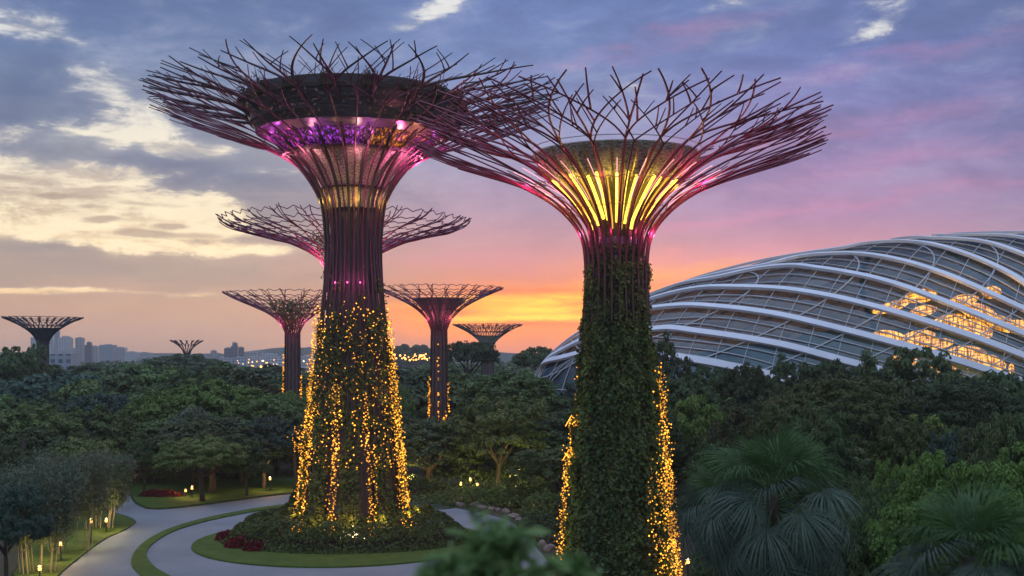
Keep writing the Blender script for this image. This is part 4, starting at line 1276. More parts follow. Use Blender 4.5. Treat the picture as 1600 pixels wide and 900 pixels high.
T(1250, 640, 100, 150, 'lumpy', 'near', 'leaf_dark', 'dark tree whose crown shows just behind the fan palm top')
T(1370, 760, 58, 150, 'lumpy', 'close', 'leaf_dark', 'dark low tree filling the gap between the two fan palms')
T(1150, 700, 82, 150, 'lumpy', 'near', 'leaf_dark', 'dark tree between the green trunk and the large fan palm')
T(1010, 640, 130, 120, 'lumpy', 'mid', 'leaf_dark', 'dark tree immediately behind the right side of the green trunk')
T(1200, 800, 62, 170, 'lumpy', 'near', 'leaf_dark', 'dark undergrowth tree under the skirts of the large fan palm')
T(1140, 830, 70, 120, 'round', 'near', 'leaf_dark', 'low dark tree by the garden lamps right of the green trunk')
T(1300, 820, 52, 170, 'lumpy', 'close', 'leaf_dark', 'low dark tree right of the large fan palm trunk')
T(1180, 640, 118, 140, 'dome', 'near', 'leaf_dark', 'dark tree left of the massive domed crown')
T(1440, 860, 40, 180, 'lumpy', 'close', 'leaf_mid', 'green bush-like tree at the foot of the bright broad crown')

skyx = [-200, 0, 60, 110, 200, 340, 400, 500, 560, 600, 640, 700, 760, 820, 870, 1000, 1060, 1100, 1250, 1350, 1500, 1600, 1900]
skyy = [540, 543, 550, 560, 560, 562, 572, 582, 580, 578, 572, 560, 556, 554, 558, 556, 562, 574, 577, 576, 584, 586, 590]
REG = [(-999, 480, 'left of the tallest trunk'), (480, 930, 'between the two great trunks'), (930, 9999, 'below the glasshouse')]
LEAFW = {'leaf_bright': 'yellow-green', 'leaf_grey': 'grey-green', 'leaf_dark': 'dark green', 'leaf_mid': 'mid green', 'leaf_blue': 'bluish green'}
def dome_clear(x, y):
    q0 = (x - 135.5) * math.cos(.25) + (y - 300) * math.sin(.25); q1 = -(x - 135.5) * math.sin(.25) + (y - 300) * math.cos(.25)
    return (q0 / 146) ** 2 + (q1 / 75) ** 2 > 1
supers = [(-16.6, 124, 9), (8.6, 98, 7), (-23.2, 165, 4), (-43.6, 235, 4), (-15.4, 250, 4), (-170, 430, 5), (-9.9, 480, 5), (-178, 650, 4)]
n_tree = 0
rows = [(168, 10), (182, 10), (198, 10.5), (218, 11), (240, 11.5), (268, 12.5), (300, 14), (340, 15.5), (390, 17), (450, 19)]
for D0, sp in rows:
    half = 800 / F * D0 + 8
    x = -half + random.uniform(0, sp)
    while x < half:
        D = D0 + random.uniform(-.35, .35) * (sp + 3); xx = x + random.uniform(-1.5, 1.5)
        x += sp * random.uniform(.85, 1.15)
        px = 800 + F * xx / D
        if not dome_clear(xx, D) or any(math.hypot(xx - a, D - b) < r + 3 for a, b, r in supers):
            continue
        if any(math.hypot(xx - a, D - b) < .62 * (r + 5) for a, b, r in taken):
            continue
        if D < 176 and 170 < px < 235: continue
        if px > 930 and D > 245 and not (px < 1020):
            continue
        Rr = sp * random.uniform(.5, .72)
        H = random.uniform(11, 16.5)
        top = np.interp(px, skyx, skyy) + random.uniform(0, 6)
        if D < 204: top = max(top, np.interp(px, [0, 150, 220, 300, 420, 500, 600, 660, 760, 900], [628, 640, 668, 655, 655, 640, 640, 655, 618, 640]) + random.uniform(-6, 14))
        if D < 240 and 395 < px < 505: top = max(top, 612)
        if D < 252 and 605 < px < 765: top = max(top, 662)
        H = min(H, CH + (HOR - top) / F * D)
        leaf = random.choices(['leaf_dark', 'leaf_mid', 'leaf_blue', 'leaf_bright', 'leaf_grey'], [10, 7, 4, 1.5, 1])[0]
        shape = random.choice(['round', 'dome', 'lumpy', 'lumpy', 'tall'])
        reg = next(t for a, b, t in REG if a <= px < b)
        dist = 'nearer rows of the wood' if D < 225 else ('middle depth of the wood' if D < 320 else 'farthest rows of the wood')
        lab = f'{LEAFW[leaf]} tree in the {dist} {reg}'
        tree(xx, D, Rr, H, shape, 'mid' if D < 235 else 'far', leaf, lab, f'{LEAFW[leaf]} trees, {dist} {reg}')
        n_tree += 1
# nearer rows on the right, under the glasshouse
for D0, sp in ((62, 6), (76, 6.5), (90, 7), (106, 8), (122, 8.5), (140, 9), (154, 9.5)):
    x0, x1 = ((1075 if D0 < 100 else 1050) - 800) / F * D0 + sp * .62, (1660 - 800) / F * D0
    x = x0 + random.uniform(0, 3)
    while x < x1:
        D = D0 + random.uniform(-3, 3); xx = x; x += sp * random.uniform(.9, 1.15)
        if any(math.hypot(xx - a, D - b) < .6 * (r + 3.2) for a, b, r in taken):
            continue
        leaf = random.choices(['leaf_dark', 'leaf_mid', 'leaf_blue', 'leaf_bright'], [10, 6, 4, 1])[0]
        lab = f'{LEAFW[leaf]} tree filling the slope behind the fan palms'
        tree(xx, D, sp * random.uniform(.42, .66), random.uniform(6.5, 10.5) if D < 110 else random.uniform(8.5, 13), random.choice(['round', 'dome', 'lumpy']), 'near' if D < 110 else 'mid', leaf, lab, f'{LEAFW[leaf]} trees behind the fan palms')
        n_tree += 1
print('scattered trees', n_tree)

# far-off woodland, one mass
mb = MB()
n = 1500
D = RNG.uniform(480, 1250, n); px = RNG.uniform(-60, 1000, n)
X = (px - 800) / F * D
top = np.interp(px, skyx, skyy) + 3
H = np.minimum(RNG.uniform(9, 16, n), CH + (HOR - top) / F * D)
for x, d_, h_ in zip(X, D, H):
    if any(math.hypot(x - a, d_ - b) < r + 4 for a, b, r in supers) or (d_ > 900 and 360 < 800 + F * x / d_ < 640):
        continue
    q = RNG.normal(size=(46, 3)); q /= np.linalg.norm(q, axis=1)[:, None]; q[:, 2] = np.abs(q[:, 2]) * 1.0
    mb.leaves(q * (7, 7, h_ * .55) + (x, d_, h_ * .42), q, 3.4, .4, .7)
tag(mb.build('distant_woodland', MT['leaf_dark']), 'far dark woodland reading as one mass below the skyline', 'woodland', None, 'stuff')


# ------------------------------------------------------------------ shrubs, hedges, palms
def foliage_mass(name, mat, n, size, fn, parent=None, spread=.6, aspect=.55):
    p, nr = fn(n)
    mb = MB(); mb.leaves(p, nr, size, spread, aspect, .2)
    return mb.build(name, mat, parent)


def mound(rx, ry, h, seed, lump=.25, freq=.55):
    def fn(n):
        th = RNG.uniform(0, 2 * PI, n); q = RNG.random(n) ** .5
        x, y = q * np.cos(th) * rx, q * np.sin(th) * ry
        e = np.minimum(1, (1 - q ** 6))
        nz = np.array([mnoise.noise(Vector((a * freq, b * freq, seed))) + .5 * mnoise.noise(Vector((a * freq * 2.6, b * freq * 2.6, seed + 5))) for a, b in zip(x, y)])
        top = h * (e * (.75 + .25 * (1 - q * q))) * (1 + lump * nz)
        side = q > .9
        z = top * np.where(side, RNG.random(n), 1) - RNG.random(n) * .25
        nr = np.stack([np.cos(th) * q ** 3, np.sin(th) * q ** 3, 1.1 - q ** 4], 1)
        return np.stack([x, y, np.maximum(z, .05)], 1), nr
    return fn


hedge = empty('hedge', (-17.2, 124.3, .17), 'low wide clipped green hedge mound ringing the foot of the tallest tower', 'hedge')
foliage_mass('foliage', MT['leaf_mid'], 36000, .34, mound(13.3, 10.0, 3.3, 3, .3), hedge)
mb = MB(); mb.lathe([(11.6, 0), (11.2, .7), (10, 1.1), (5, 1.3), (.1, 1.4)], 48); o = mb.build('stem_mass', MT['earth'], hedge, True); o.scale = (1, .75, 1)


def shrub(px, py, w, h, leaf, label, n=1500, size=.3, group=None, name='shrub', z=0.0, sy=.8):
    x, y = gp(px, py)
    r = empty(name, (x, y, z), label, 'shrub', group)
    foliage_mass('foliage', MT[leaf], n, size, mound(w / 2, w / 2 * sy, h, random.random() * 50, .45, 1.1), r)
    mb = MB()
    for i in range(7):
        a = i * .9; mb.tube([(0, 0, -.02), (w * .12 * math.cos(a), w * .12 * math.sin(a), h * .4), (w * .3 * math.cos(a), w * .3 * math.sin(a) * sy, h * .75)], [.05, .04, .02], 5)
    mb.build('stem', MT['bark'], r)
    return r


shrub(352, 846, 2.2, .95, 'leaf_red', 'crimson-leaved shrub at the left end of the hedge mound', 1500, .28, z=.17)
shrub(372, 857, 2.8, .9, 'leaf_red', 'crimson-leaved shrub in front of the hedge mound, second from its left end', 1800, .28, z=.17)
shrub(398, 862, 2.4, .7, 'leaf_red', 'crimson-leaved shrub nearest the viewer at the front left of the hedge', 1200, .28, z=.17)
shrub(470, 832, 3.4, 4.2, 'leaf_dark', 'tall dark shrub against the left foot of the fairy-lit trunk', 2600, .32, z=.17)
shrub(252, 777, 6.5, .8, 'leaf_red', 'low dark red shrub bed on the far lawn behind the road', 2200, .3, z=.14, sy=.3)
shrub(222, 752, 5.5, 3.4, 'leaf_red', 'reddish brown shrub beside the far path bend', 1100, .35)
shrub(245, 756, 6, 3.6, 'leaf_dark', 'dark shrub at the left end of the far lawn', 2200, .38)
shrub(370, 748, 9, 3.6, 'leaf_dark', 'dark shrub behind the far lawn, right of the rounded tree', 2400, .4)
shrub(430, 742, 9, 4.0, 'leaf_dark', 'dark shrub behind the far lawn next to the tallest trunk', 2400, .4)
for i, (px, py, w, h, lf, wd) in enumerate([
    (668, 792, 8, 1.4, 'leaf_mid', 'low clipped hedge strip right of the tallest trunk'), (720, 784, 9, 1.7, 'leaf_mid', 'low hedge strip below the bright garden lights'),
    (770, 790, 8, 2.2, 'leaf_mid', 'rounded green shrub below the yellow uplights'), (815, 796, 8, 2.6, 'leaf_mid', 'larger leafy shrub in the middle garden bed'),
    (860, 808, 8, 2.6, 'leaf_mid', 'leafy shrub left of the green trunk, upper of the bank'), (845, 830, 6, 1.7, 'leaf_dark', 'dark shrub on the bank above the curving path'),
    (880, 850, 6, 2.0, 'leaf_dark', 'dark shrub near the left foot of the green trunk'), (640, 778, 8, 2.6, 'leaf_dark', 'dark shrub around the glowing globe lamp'),
    (700, 768, 9, 3.0, 'leaf_dark', 'dark shrub behind the low hedge strip'), (760, 770, 9, 3.2, 'leaf_mid', 'green shrub lit yellow from below'),
    (810, 772, 9, 3.6, 'leaf_mid', 'tall shrub lit yellow beside the tiny lights'), (880, 780, 10, 4.0, 'leaf_mid', 'broad shrub behind the bank left of the green trunk'),
    (905, 815, 7, 3.0, 'leaf_dark', 'dark shrub touching the golden hem of the green trunk'), (900, 890, 5, 1.8, 'leaf_dark', 'low dark shrub at the bottom beside the sandy path light'),
    (560, 752, 12, 3.5, 'leaf_dark', 'dark shrub behind the tallest trunk')]):
    shrub(px, py, w, h, lf, wd, 2400, .34)

# edging stones along the right-hand path
rk = px_line([(668, 786), (716, 791), (775, 802), (812, 818), (838, 846), (868, 882), (885, 915)], 44)
for i, (x, y) in enumerate(rk):
    bm = bmesh.new(); bmesh.ops.create_icosphere(bm, subdivisions=2, radius=1)
    sx_, sy_, sz_ = random.uniform(.35, .8), random.uniform(.3, .6), random.uniform(.2, .42)
    for v in bm.verts:
        q = 1 + .35 * mnoise.noise(v.co * 1.6 + Vector((i * 3.1, 0, 0)))
        v.co = Vector((v.co.x * sx_ * q, v.co.y * sy_ * q, v.co.z * sz_ * q + sz_ * .6))
    me = bpy.data.meshes.new('edging_stone'); bm.to_mesh(me); bm.free(); me.materials.append(MT['stone'])
    o = bpy.data.objects.new('edging_stone', me); COL.objects.link(o)
    o.location = (x + random.uniform(0, 1.2), y + random.uniform(.2, 1.2), 0); o.rotation_euler = (0, 0, random.uniform(0, 6))
    tag(o, 'rough grey edging stone in the row bordering the curving path', 'stone', 'edging stones along the curving path')


# grey bamboo-like clump left of the road: thin pale stems under a feathery crown
def bamboo(px, py, hpx, wpx, label, seed, leaf='leaf_grey'):
    x, D = gp(px, py); h = hpx / F * D; w = wpx / F * D
    r = empty('bamboo_clump', (x, D, 0), label, 'bamboo')
    g = np.random.default_rng(seed)
    P = []; N = []
    for i in range(16):
        a = g.uniform(0, 2 * PI); q = g.random() ** .5 * w * .3; lean = g.uniform(.25, .6) * w * .5
        b0 = np.array((q * math.cos(a), q * math.sin(a), 0)); tp = b0 + (lean * math.cos(a), lean * math.sin(a), h * g.uniform(.75, 1.0))
        cv = spline([b0, b0 * .6 + tp * .4 + (0, 0, h * .16), tp], 9)
        mb = MB(); mb.tube(cv, np.linspace(.06, .025, 9), 6); mb.build('stem', MT['pale_bark'], r)
        for c in cv[4:]:
            n = 330
            u = g.normal(size=(n, 3)); u /= np.linalg.norm(u, axis=1)[:, None]; u *= g.random((n, 1)) ** .5
            P.append(c + u * (w * .24, w * .24, h * .15) - (0, 0, .2)); N.append(u + (0, 0, .5))
    mb = MB(); mb.leaves(np.concatenate(P), np.concatenate(N), .34, .6, .32, 1.2); mb.build('foliage', MT[leaf], r)
    return r


bamboo(112, 862, 150, 120, 'grey-green feathery clump on thin pale stems, middle of the three beside the left lawn', 1)
bamboo(150, 826, 112, 90, 'grey-green feathery clump on thin stems nearest the road junction', 2)
bamboo(60, 895, 165, 110, 'grey-green feathery clump on thin stems lowest at the left, next to the corner bush', 3)
# bare pole at the left edge
x, D = gp(37, 805)
r = empty('bare_trunk', (x, D, 0), 'bare dark upright dead trunk standing at the left among the trees', 'dead tree')
mb = MB(); mb.tube([(0, 0, -.1), (.05, 0, 4), (0, .05, 9.2)], [.36, .3, .24], 9); mb.build('trunk', MT['bark'], r)
mb = MB(); mb.tube([(0, 0, 8.6), (.35, 0, 9.5)], [.12, .06], 6); mb.build('snag', MT['bark'], r)


# ---- fan palms
def fan_mesh(seed, R, seg=52, span=R_(250), droop=.35):
    g = np.random.default_rng(seed); mb = MB()
    for i in range(seg):
        a = (i / (seg - 1) - .5) * span + g.normal(0, .02)
        L = R * (1 - .25 * (abs(a) / (span / 2)) ** 2) * g.uniform(.92, 1.05)
        da = span / seg * .58
        ts = np.array([.02, .3, .6, .85, 1.0]); wd = np.array([.02, .30, .42, .22, .0]) * L * da * 1.55
        d0 = np.array([math.cos(a), math.sin(a), 0]); sd = np.array([-math.sin(a), math.cos(a), 0])
        zz = .16 * R * ts - droop * R * ts ** 3 * (1 + .35 * g.random()) + .05 * R * (i % 2)
        v = []
        for t, w, z in zip(ts, wd, zz):
            c = d0 * L * t + (0, 0, z)
            v += [c - sd * w * .5 + (0, 0, w * .35), c, c + sd * w * .5 + (0, 0, w * .35)]
        f = []
        for k_ in range(4):
            f += [(3 * k_, 3 * k_ + 1, 3 * k_ + 4, 3 * k_ + 3), (3 * k_ + 1, 3 * k_ + 2, 3 * k_ + 5, 3 * k_ + 4)]
        mb.add(v, f)
    return mb


def fan_palm(px, py, D, reach_px, fan_px, label, seed, n=30, trunk_r=.2):
    g = np.random.default_rng(seed)
    x, y, z = at(px, py, D); reach = reach_px / F * D; fr = fan_px / F * D
    r = empty('fan_palm', (x, y, 0), label, 'palm')
    mb = MB(); zz = np.linspace(-.05, z, 26)
    rad = trunk_r * (1.25 - .35 * zz / z) * (1 + .08 * (np.arange(26) % 2)); rad[0] *= 1.3
    mb.tube(np.stack([.15 * np.sin(zz * .25), .1 * np.cos(zz * .3) - .1, zz], 1), rad, 10); mb.build('trunk', MT['bark'], r, True)
    protos = {}
    for q in range(5):
        for gm in ('palm', 'palm_green'):
            o = fan_mesh(seed * 9 + q, fr, droop=.3 + .2 * q).build('fan', MT[gm]); protos[q, gm] = o.data; bpy.data.objects.remove(o)
    for i in range(n):
        a = i * 2.39996; u = (i + .5) / n
        elev = R_(80) - R_(150) * u ** .9
        L = reach * (.62 + .38 * math.sin(min(1, u * 1.5) * PI * .5)) * g.uniform(.85, 1.1)
        d = np.array([math.cos(a) * math.cos(elev), math.sin(a) * math.cos(elev), math.sin(elev)])
        p0 = np.array([0, 0, z - .1 - .5 * u]); p1 = p0 + d * L * .5 + (0, 0, L * .10); p2 = p0 + d * L - (0, 0, L * .12 * u)
        cv = spline([p0, p1, p2], 8)
        mb = MB(); mb.tube(cv, np.linspace(.035, .018, 8), 5); pet = mb.build('frond', MT['palm_green'], r)
        tg = cv[-1] - cv[-2]; tg /= np.linalg.norm(tg)
        up = np.array([0, 0, 1.0]) - tg * tg[2]
        if np.linalg.norm(up) < .2: up = -np.array([math.cos(a), math.sin(a), 0])
        up /= np.linalg.norm(up); sd = np.cross(up, tg)
        ro = g.normal(0, .45); up, sd = up * math.cos(ro) + sd * math.sin(ro), sd * math.cos(ro) - up * math.sin(ro)
        tg = tg + np.array([0, 0, g.uniform(-.25, .25)]); tg /= np.linalg.norm(tg); sd = np.cross(up, tg); sd /= np.linalg.norm(sd); up = np.cross(tg, sd)
        gm = 'palm_green' if u < .3 else 'palm'
        f = bpy.data.objects.new('fan', protos[min(4, int(u * 5)), gm]); COL.objects.link(f); f.parent = pet
        from mathutils import Matrix
        f.matrix_local = Matrix((( tg[0], sd[0], up[0], cv[-1][0]), (tg[1], sd[1], up[1], cv[-1][1]), (tg[2], sd[2], up[2], cv[-1][2]), (0, 0, 0, 1)))
    return r


fan_palm(1210, 772, 36, 92, 66, 'large grey-green fan palm in front of the dark wood, right of the green trunk', 4, 48)
fan_palm(1130, 775, 42, 48, 52, 'fan palm half hidden behind the left side of the large fan palm', 8, 26)
fan_palm(1520, 868, 24, 85, 84, 'fan palm in the bottom right corner before the bright green tree', 5, 38)


# ---- leafy treetop close to the viewer
MT['leaf_near'] = leaf_mat('leaf_near', [(.09, .17, .05), (.13, .22, .07), (.19, .27, .11)], objvar=.1)


def near_plant(px, py, D, wpx, label, seed, n=26):
    g = np.random.default_rng(seed)
    x, y, z = at(px, py, D); w = wpx / F * D
    r = empty('sapling', (x, y, 0), label, 'young tree')
    mb = MB(); zz = np.linspace(-.02, z, 14); mb.tube(np.stack([.05 * np.sin(zz * .5), .04 * np.cos(zz * .4), zz], 1), np.linspace(.11, .02, 14), 8); mb.build('trunk', MT['bark'], r)
    P = []; N = []
    for i in range(n):
        a = i * 2.4; u = (i + .5) / n; e = R_(70) - R_(85) * u
        d = np.array([math.cos(a) * math.cos(e), math.sin(a) * math.cos(e), math.sin(e)])
        p0 = np.array([0, 0, z - .35 * u]); p1 = p0 + d * w * .5 * g.uniform(.6, 1.05); p1[2] -= .08 * u
        cv = spline([p0, (p0 + p1) / 2 + (0, 0, .05), p1], 9)
        mb = MB(); mb.tube(cv, np.linspace(.012, .005, 9), 4); mb.build('twig', MT['palm_green'], r)
        for c in cv[2:]:
            P += [c + g.normal(size=3) * .04 for _ in range(4)]; N += [(0, 0, 1)] * 4
    mb = MB(); mb.leaves(np.array(P), np.array(N), .20, .45, .30, .9); mb.build('foliage', MT['leaf_near'], r)


near_plant(775, 893, 8.0, 215, 'blurred leafy treetop close to the viewer at the bottom centre', 3, 30)
near_plant(890, 912, 8.6, 100, 'blurred bluish treetop at the bottom edge under the green trunk', 6, 18)
near_plant(688, 905, 7.4, 90, 'small blurred leafy tip at the bottom left of the close treetop', 9, 12)


# ------------------------------------------------------------------ lamps of the garden
def garden_lamp(px, py, h, label, energy, kind='bollard', ground=None, col=(1, .6, .2)):
    """py is the row of the foot"""
    x, y = gp(px, py)
    r = empty('garden_lamp', (x, y, 0), label, 'lamp')
    mb = MB(); mb.tube([(0, 0, -.05), (0, 0, .12), (0, 0, .14), (0, 0, h - .3)], [.16, .16, .07, .06], 8); mb.build('post', MT['steel_dark'], r)
    mb = MB(); mb.lathe([(.01, h - .26), (.12, h - .24), (.16, h - .1), (.11, h + .05), (.01, h + .07)], 10); mb.build('lamp_globe', MT['lamp_glow'], r, True)
    mb = MB(); mb.lathe([(.26, h + .06), (.24, h + .1), (.01, h + .22)], 10); mb.build('cap', MT['steel_dark'], r)
    lamp('lamp_light', (0, -.05, h + .5), r, energy * 3.0, col, .15)
    return r


garden_lamp(95, 878, 1.75, 'glowing lamp on a short dark post at the lower left edge of the lawn', 260)
garden_lamp(166, 833, 1.45, 'glowing lamp on a dark post on the pointed lawn by the road junction', 240)
garden_lamp(300, 779, 1.5, 'slim lamp post with bright head in front of the rounded lawn tree', 170)
garden_lamp(290, 777, 1.0, 'faint low lamp in the red bed left of the slim lamp post', 40)
garden_lamp(422, 768, 1.9, 'lamp glowing among shrubs left of the tallest trunk', 260)
garden_lamp(197, 738, 3.2, 'orange lamp head over the far bend of the path', 200, col=(1, .45, .12))
garden_lamp(640, 776, 2.6, 'round globe lamp in dark shrubs right of the tallest trunk', 420)
garden_lamp(735, 776, 2.4, 'brightest lamp among the lit bushes of the middle garden', 110, col=(1, .8, .3))
garden_lamp(720, 776, 1.8, 'small lamp left of the brightest one in the middle garden', 60, col=(1, .8, .25))
garden_lamp(746, 778, 1.9, 'small lamp right of the brightest one in the middle garden', 60, col=(1, .8, .25))
garden_lamp(810, 780, 3.9, 'tall lamp in the lit bushes left of the green trunk', 200, col=(1, .78, .18))
garden_lamp(806, 788, 2.2, 'low lamp under the tall lamp in the lit bushes', 150, col=(1, .78, .18))
garden_lamp(1075, 905, 1.6, 'white garden lamp beside the golden foot of the green trunk', 60, col=(1, .8, .5))
garden_lamp(1128, 905, 1.7, 'small garden lamp under the large fan palm', 30)
garden_lamp(860, 905, .9, 'path light washing the sandy path at the foot of the green trunk', 240)
garden_lamp(406, 722, 3.0, 'small yellow light hanging among dark trees left of the tallest trunk', 120, col=(1, .7, .1))
garden_lamp(142, 850, 2.4, 'yellow light shining inside the grey-green feathery clumps', 160, col=(1, .85, .2))
garden_lamp(62, 905, 1.0, 'low orange uplight among thin stems at the lower left corner', 160, col=(1, .6, .15))
x, D, z = at(457, 690, 232)
D = 159; x, D, z = at(460, 700, D)
r = empty('lit_vine', (x, D, 0), 'hanging vine of orange fairy lights in dark trees below the slim left tower', 'vine lights')
mb = MB(); mb.tube([(0, 0, -.05), (.1, 0, 3), (0, 0, 7)], [.25, .2, .12], 6); mb.build('stem', MT['bark'], r)
for q in range(3):
    string_lights(r, lambda z_: .3 + 0 * z_, -1.6 + .8 * q, z - .4, z + 3.0, .17, .09, MT['bulb_red'], .3, .3, .3, drop=.25)


# ------------------------------------------------------------------ city on the horizon
def tower_mat(name, wall, glass, fx, fz, lit=0.0):
    m, nt, b = nmat(name)
    tc = nt.nodes.new('ShaderNodeTexCoord')
    br = nt.nodes.new('ShaderNodeTexBrick'); br.offset = 0
    mp = nt.nodes.new('ShaderNodeMapping'); mp.inputs['Rotation'].default_value = (R_(90), 0, 0)
    nt.links.new(tc.outputs['Object'], mp.inputs[0]); nt.links.new(mp.outputs[0], br.inputs['Vector'])
    br.inputs['Color1'].default_value = (*glass, 1); br.inputs['Color2'].default_value = tuple(c * .7 for c in glass) + (1,)
    br.inputs['Mortar'].default_value = (*wall, 1); br.inputs['Scale'].default_value = 1
    br.inputs['Brick Width'].default_value = fx; br.inputs['Row Height'].default_value = fz; br.inputs['Mortar Size'].default_value = .9
    nt.links.new(br.outputs['Color'], b.inputs['Base Color']); b.inputs['Roughness'].default_value = .5
    return m


TM = [tower_mat('tower_pale', (.42, .42, .44), (.16, .19, .24), 5, 4), tower_mat('tower_blue', (.25, .29, .34), (.10, .13, .18), 4, 3.8),
      tower_mat('tower_dark', (.10, .10, .12), (.05, .055, .07), 6, 4), tower_mat('tower_grey', (.3, .3, .3), (.14, .15, .17), 6, 3.5)]


def tower(x0, x1, ytop, D, mi, label, dep=None, step=None, crown=None):
    k_ = D / F; w = (x1 - x0) * k_; xc = ((x0 + x1) / 2 - 800) * k_; h = CH + (HOR - ytop) * k_
    dep = dep or w * .8
    r = empty('tower_block' if h > 35 else 'low_building', (xc, D, 0), label, 'building', None)
    if step:
        mb = MB(); mb.box((0, 0, h * step / 2), (w, dep, h * step)); mb.build('wall', TM[mi], r)
        mb = MB(); mb.box((w * .06, 0, h * (1 + step) / 2), (w * .62, dep * .8, h * (1 - step))); mb.build('upper_wall', TM[mi], r)
    else:
        mb = MB(); mb.box((0, 0, h / 2), (w, dep, h)); mb.build('wall', TM[mi], r)
    mb = MB(); mb.box((0, 0, h + .8), (w * .45, dep * .4, 1.6)); mb.build('roof_plant', MT['concrete'], r)
    if crown:
        mb = MB(); mb.tube([(0, 0, h), (0, 0, h + crown)], [w * .06, w * .02], 5); mb.build('mast', MT['steel_blue'], r)


tower(50, 64, 527, 2300, 0, 'pale city tower half hidden by the far left steel tree')
tower(76, 84, 521, 2400, 0, 'slim pale city tower right of the far left steel trunk')
tower(82, 94, 517, 2500, 1, 'tallest hazy city tower with stepped top', step=.8, crown=14)
tower(93, 112, 526, 2400, 0, 'broad pale hazy city tower next to the tallest one', step=.95)
tower(119, 131, 528, 2200, 3, 'square grey city tower standing alone left of the dark one')
tower(134, 144, 535, 2000, 2, 'dark narrow city tower with rounded shoulder', step=.9)
tower(145, 154, 541, 2300, 3, 'small grey city block right of the dark narrow tower')
tower(158, 180, 539, 2200, 1, 'wide bluish city block with flat roof')
tower(180, 197, 543, 2500, 3, 'low pale city block right of the wide bluish one')
tower(112, 119, 545, 2600, 3, 'low grey city block between two taller towers')
tower(197, 215, 550, 2500, 0, 'very low pale block at the right end of the left skyline')
tower(216, 236, 551, 2600, 3, 'faint low block in haze behind the wood')
tower(330, 338, 548, 2100, 3, 'small dark block right of the spiky reddish crown')
tower(351, 361, 544, 1900, 2, 'dark block with lower neighbour left of the square twin tower')
tower(361, 372, 536, 1900, 2, 'darkest square tower of the middle skyline', step=.88)
tower(372, 381, 543, 1950, 2, 'dark block right of the darkest square tower')
tower(383, 402, 550, 2200, 3, 'low wide block in the middle skyline')
tower(396, 410, 549, 2300, 1, 'low bluish block left of the hills')
tower(410, 432, 553, 2100, 0, 'long pale low block before the hills')
tower(436, 450, 556, 1900, 3, 'little grey block left of the slim steel trunk')
tower(470, 492, 556, 2000, 0, 'pale low block right of the slim steel trunk')
tower(425, 480, 574, 900, 0, 'long flat pale roof among the dark trees near the slim steel trunk', dep=30)
tower(74, 119, 553, 620, 1, 'blue flat-roofed pavilion at the foot of the far left steel tree', dep=14)
tower(600, 622, 552, 1900, 2, 'dark low block under the small wooded hill')
tower(640, 668, 551, 1800, 3, 'lit low block at the foot of the small wooded hill')
for i in range(26):
    D_ = random.uniform(1500, 2600); x0 = random.uniform(215, 520) if i % 3 else random.uniform(590, 680)
    tower(x0, x0 + random.uniform(8, 22), random.uniform(556, 562), D_, random.choice([0, 1, 3, 3]), 'low pale block of the hazy far-off town')
for o in [q for q in COL.objects if q.get('label') == 'low pale block of the hazy far-off town']:
    o['group'] = 'low blocks of the far-off town'


def hill(name, prof_px, D, dep, mat):
    """a ridge: outline of its crest at distance D, falling away to front and back"""
    pts = spline([((x - 800) * D / F, CH + (HOR - y) * D / F) for x, y in prof_px], 80)
    v = []; f = []
    for x, z in pts:
        for yy, s in ((-dep, 0), (-dep * .5, .6), (0, 1), (dep * .6, .5), (dep, 0)):
            v.append((x, D + yy, max(0, z * s + (RNG.normal(0, 1.2) if s not in (0,) else 0)) - .5))
    for i in range(79):
        for j in range(4):
            f.append((5 * i + j, 5 * i + 5 + j, 5 * i + 6 + j, 5 * i + 1 + j))
    mb = MB(); mb.add(v, f); return struct(mb.build(name, mat, None, True))


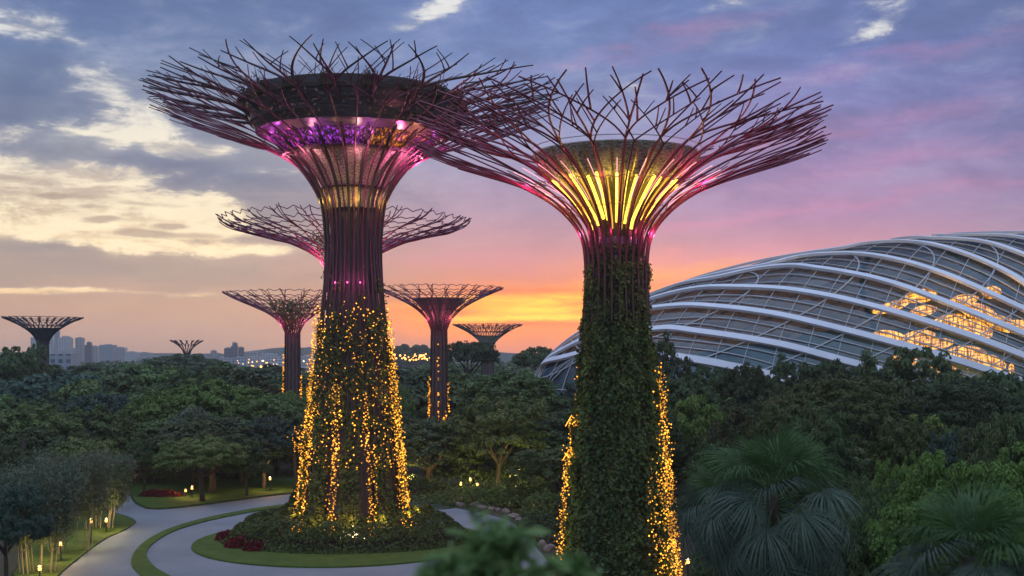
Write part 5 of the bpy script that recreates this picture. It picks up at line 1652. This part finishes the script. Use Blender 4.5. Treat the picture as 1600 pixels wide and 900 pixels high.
MT['hillside'] = surf_mat('hillside_wood', (.02, .03, .02), (.05, .06, .04), .05, .95)
hill('hills', [(200, 553), (300, 551), (350, 552), (410, 546), (440, 542), (470, 543), (500, 541), (560, 546), (640, 548), (720, 547), (800, 552), (900, 555), (1100, 553), (1300, 556)], 2750, 220, MT['hillside'])
hill('hills', [(-400, 550), (-100, 549), (0, 551), (120, 552), (230, 553), (330, 556)], 2850, 220, MT['hillside'])
mb = MB()
for px, py, w in ((612, 547, 9), (622, 542, 10), (632, 539, 9), (641, 544, 8), (651, 540, 9), (662, 540, 10), (672, 546, 9), (640, 550, 26), (660, 551, 20)):
    x, y, z = at(px, py, 1400)
    rr = w / F * 1400 * .75
    q = RNG.normal(size=(240, 3)); q /= np.linalg.norm(q, axis=1)[:, None]
    mb.leaves(q * (rr, rr, rr * .75) + (x, y, z - rr * .6), q, 3.2, .4, .7)
    mb.leaves(q * (rr * .8, rr * .8, z * .5) + (x, y, z * .45), q, 4, .4, .7)
tag(mb.build('hilltop_wood', MT['leaf_dark']), 'dark wooded knoll on the skyline right of the tallest trunk', 'woodland', None, 'stuff')

# street lamps of the town
def street_lamp(px, py, D, label, group, size, mat):
    x, y, z = at(px, py, D)
    r = empty('street_lamp', (x, y, 0), label, 'street lamp', group)
    mb = MB(); mb.tube([(0, 0, 0), (0, 0, max(1, z))], .15, 5); mb.build('post', MT['steel_dark'], r)
    mb = MB(); mb.bulbs([(0, 0, max(1.2, z))], size); mb.build('lamp_head', mat, r)
amb = glow_mat('amber_street_light', (1, .42, .08), 6)
wrm = glow_mat('warm_street_light', (1, .7, .4), 5)
for i in range(60):
    D_ = random.uniform(1250, 1400)
    street_lamp(random.uniform(604, 674), random.uniform(553, 563), D_, 'amber street lamp in the lit town right of the tallest trunk', 'amber lamps of the town right of the tallest trunk', random.uniform(.6, 1.2), amb)
for i in range(46):
    D_ = random.uniform(1100, 1500)
    street_lamp(random.uniform(368, 520), random.gauss(567, 4), D_, 'small warm street lamp in the hazy town left of the tallest trunk', 'warm lamps of the town left of the tallest trunk', random.uniform(.45, .9), random.choice([amb, wrm]))
street_lamp(365, 586, 520, 'single bright lamp in the dark wood left of the slim steel trunk', None, .6, wrm)
street_lamp(408, 573, 900, 'pair-like bright orange lamp by the flat pale roof', None, 1.1, amb)


# ------------------------------------------------------------------ haze
m = bpy.data.materials.new('haze'); m.use_nodes = True
nt = m.node_tree; nt.nodes.clear()
pv = nt.nodes.new('ShaderNodeVolumePrincipled')
pv.inputs['Color'].default_value = (.92, .93, .96, 1)
pv.inputs['Density'].default_value = .00011
pv.inputs['Anisotropy'].default_value = .2
o_ = nt.nodes.new('ShaderNodeOutputMaterial'); nt.links.new(pv.outputs[0], o_.inputs['Volume'])
mb = MB(); mb.box((0, 1500, 46), (8600, 3260, 94))
hz = mb.build('haze', m); hz['kind'] = 'stuff'
hz['label'] = 'thin pale evening haze over the gardens and town'
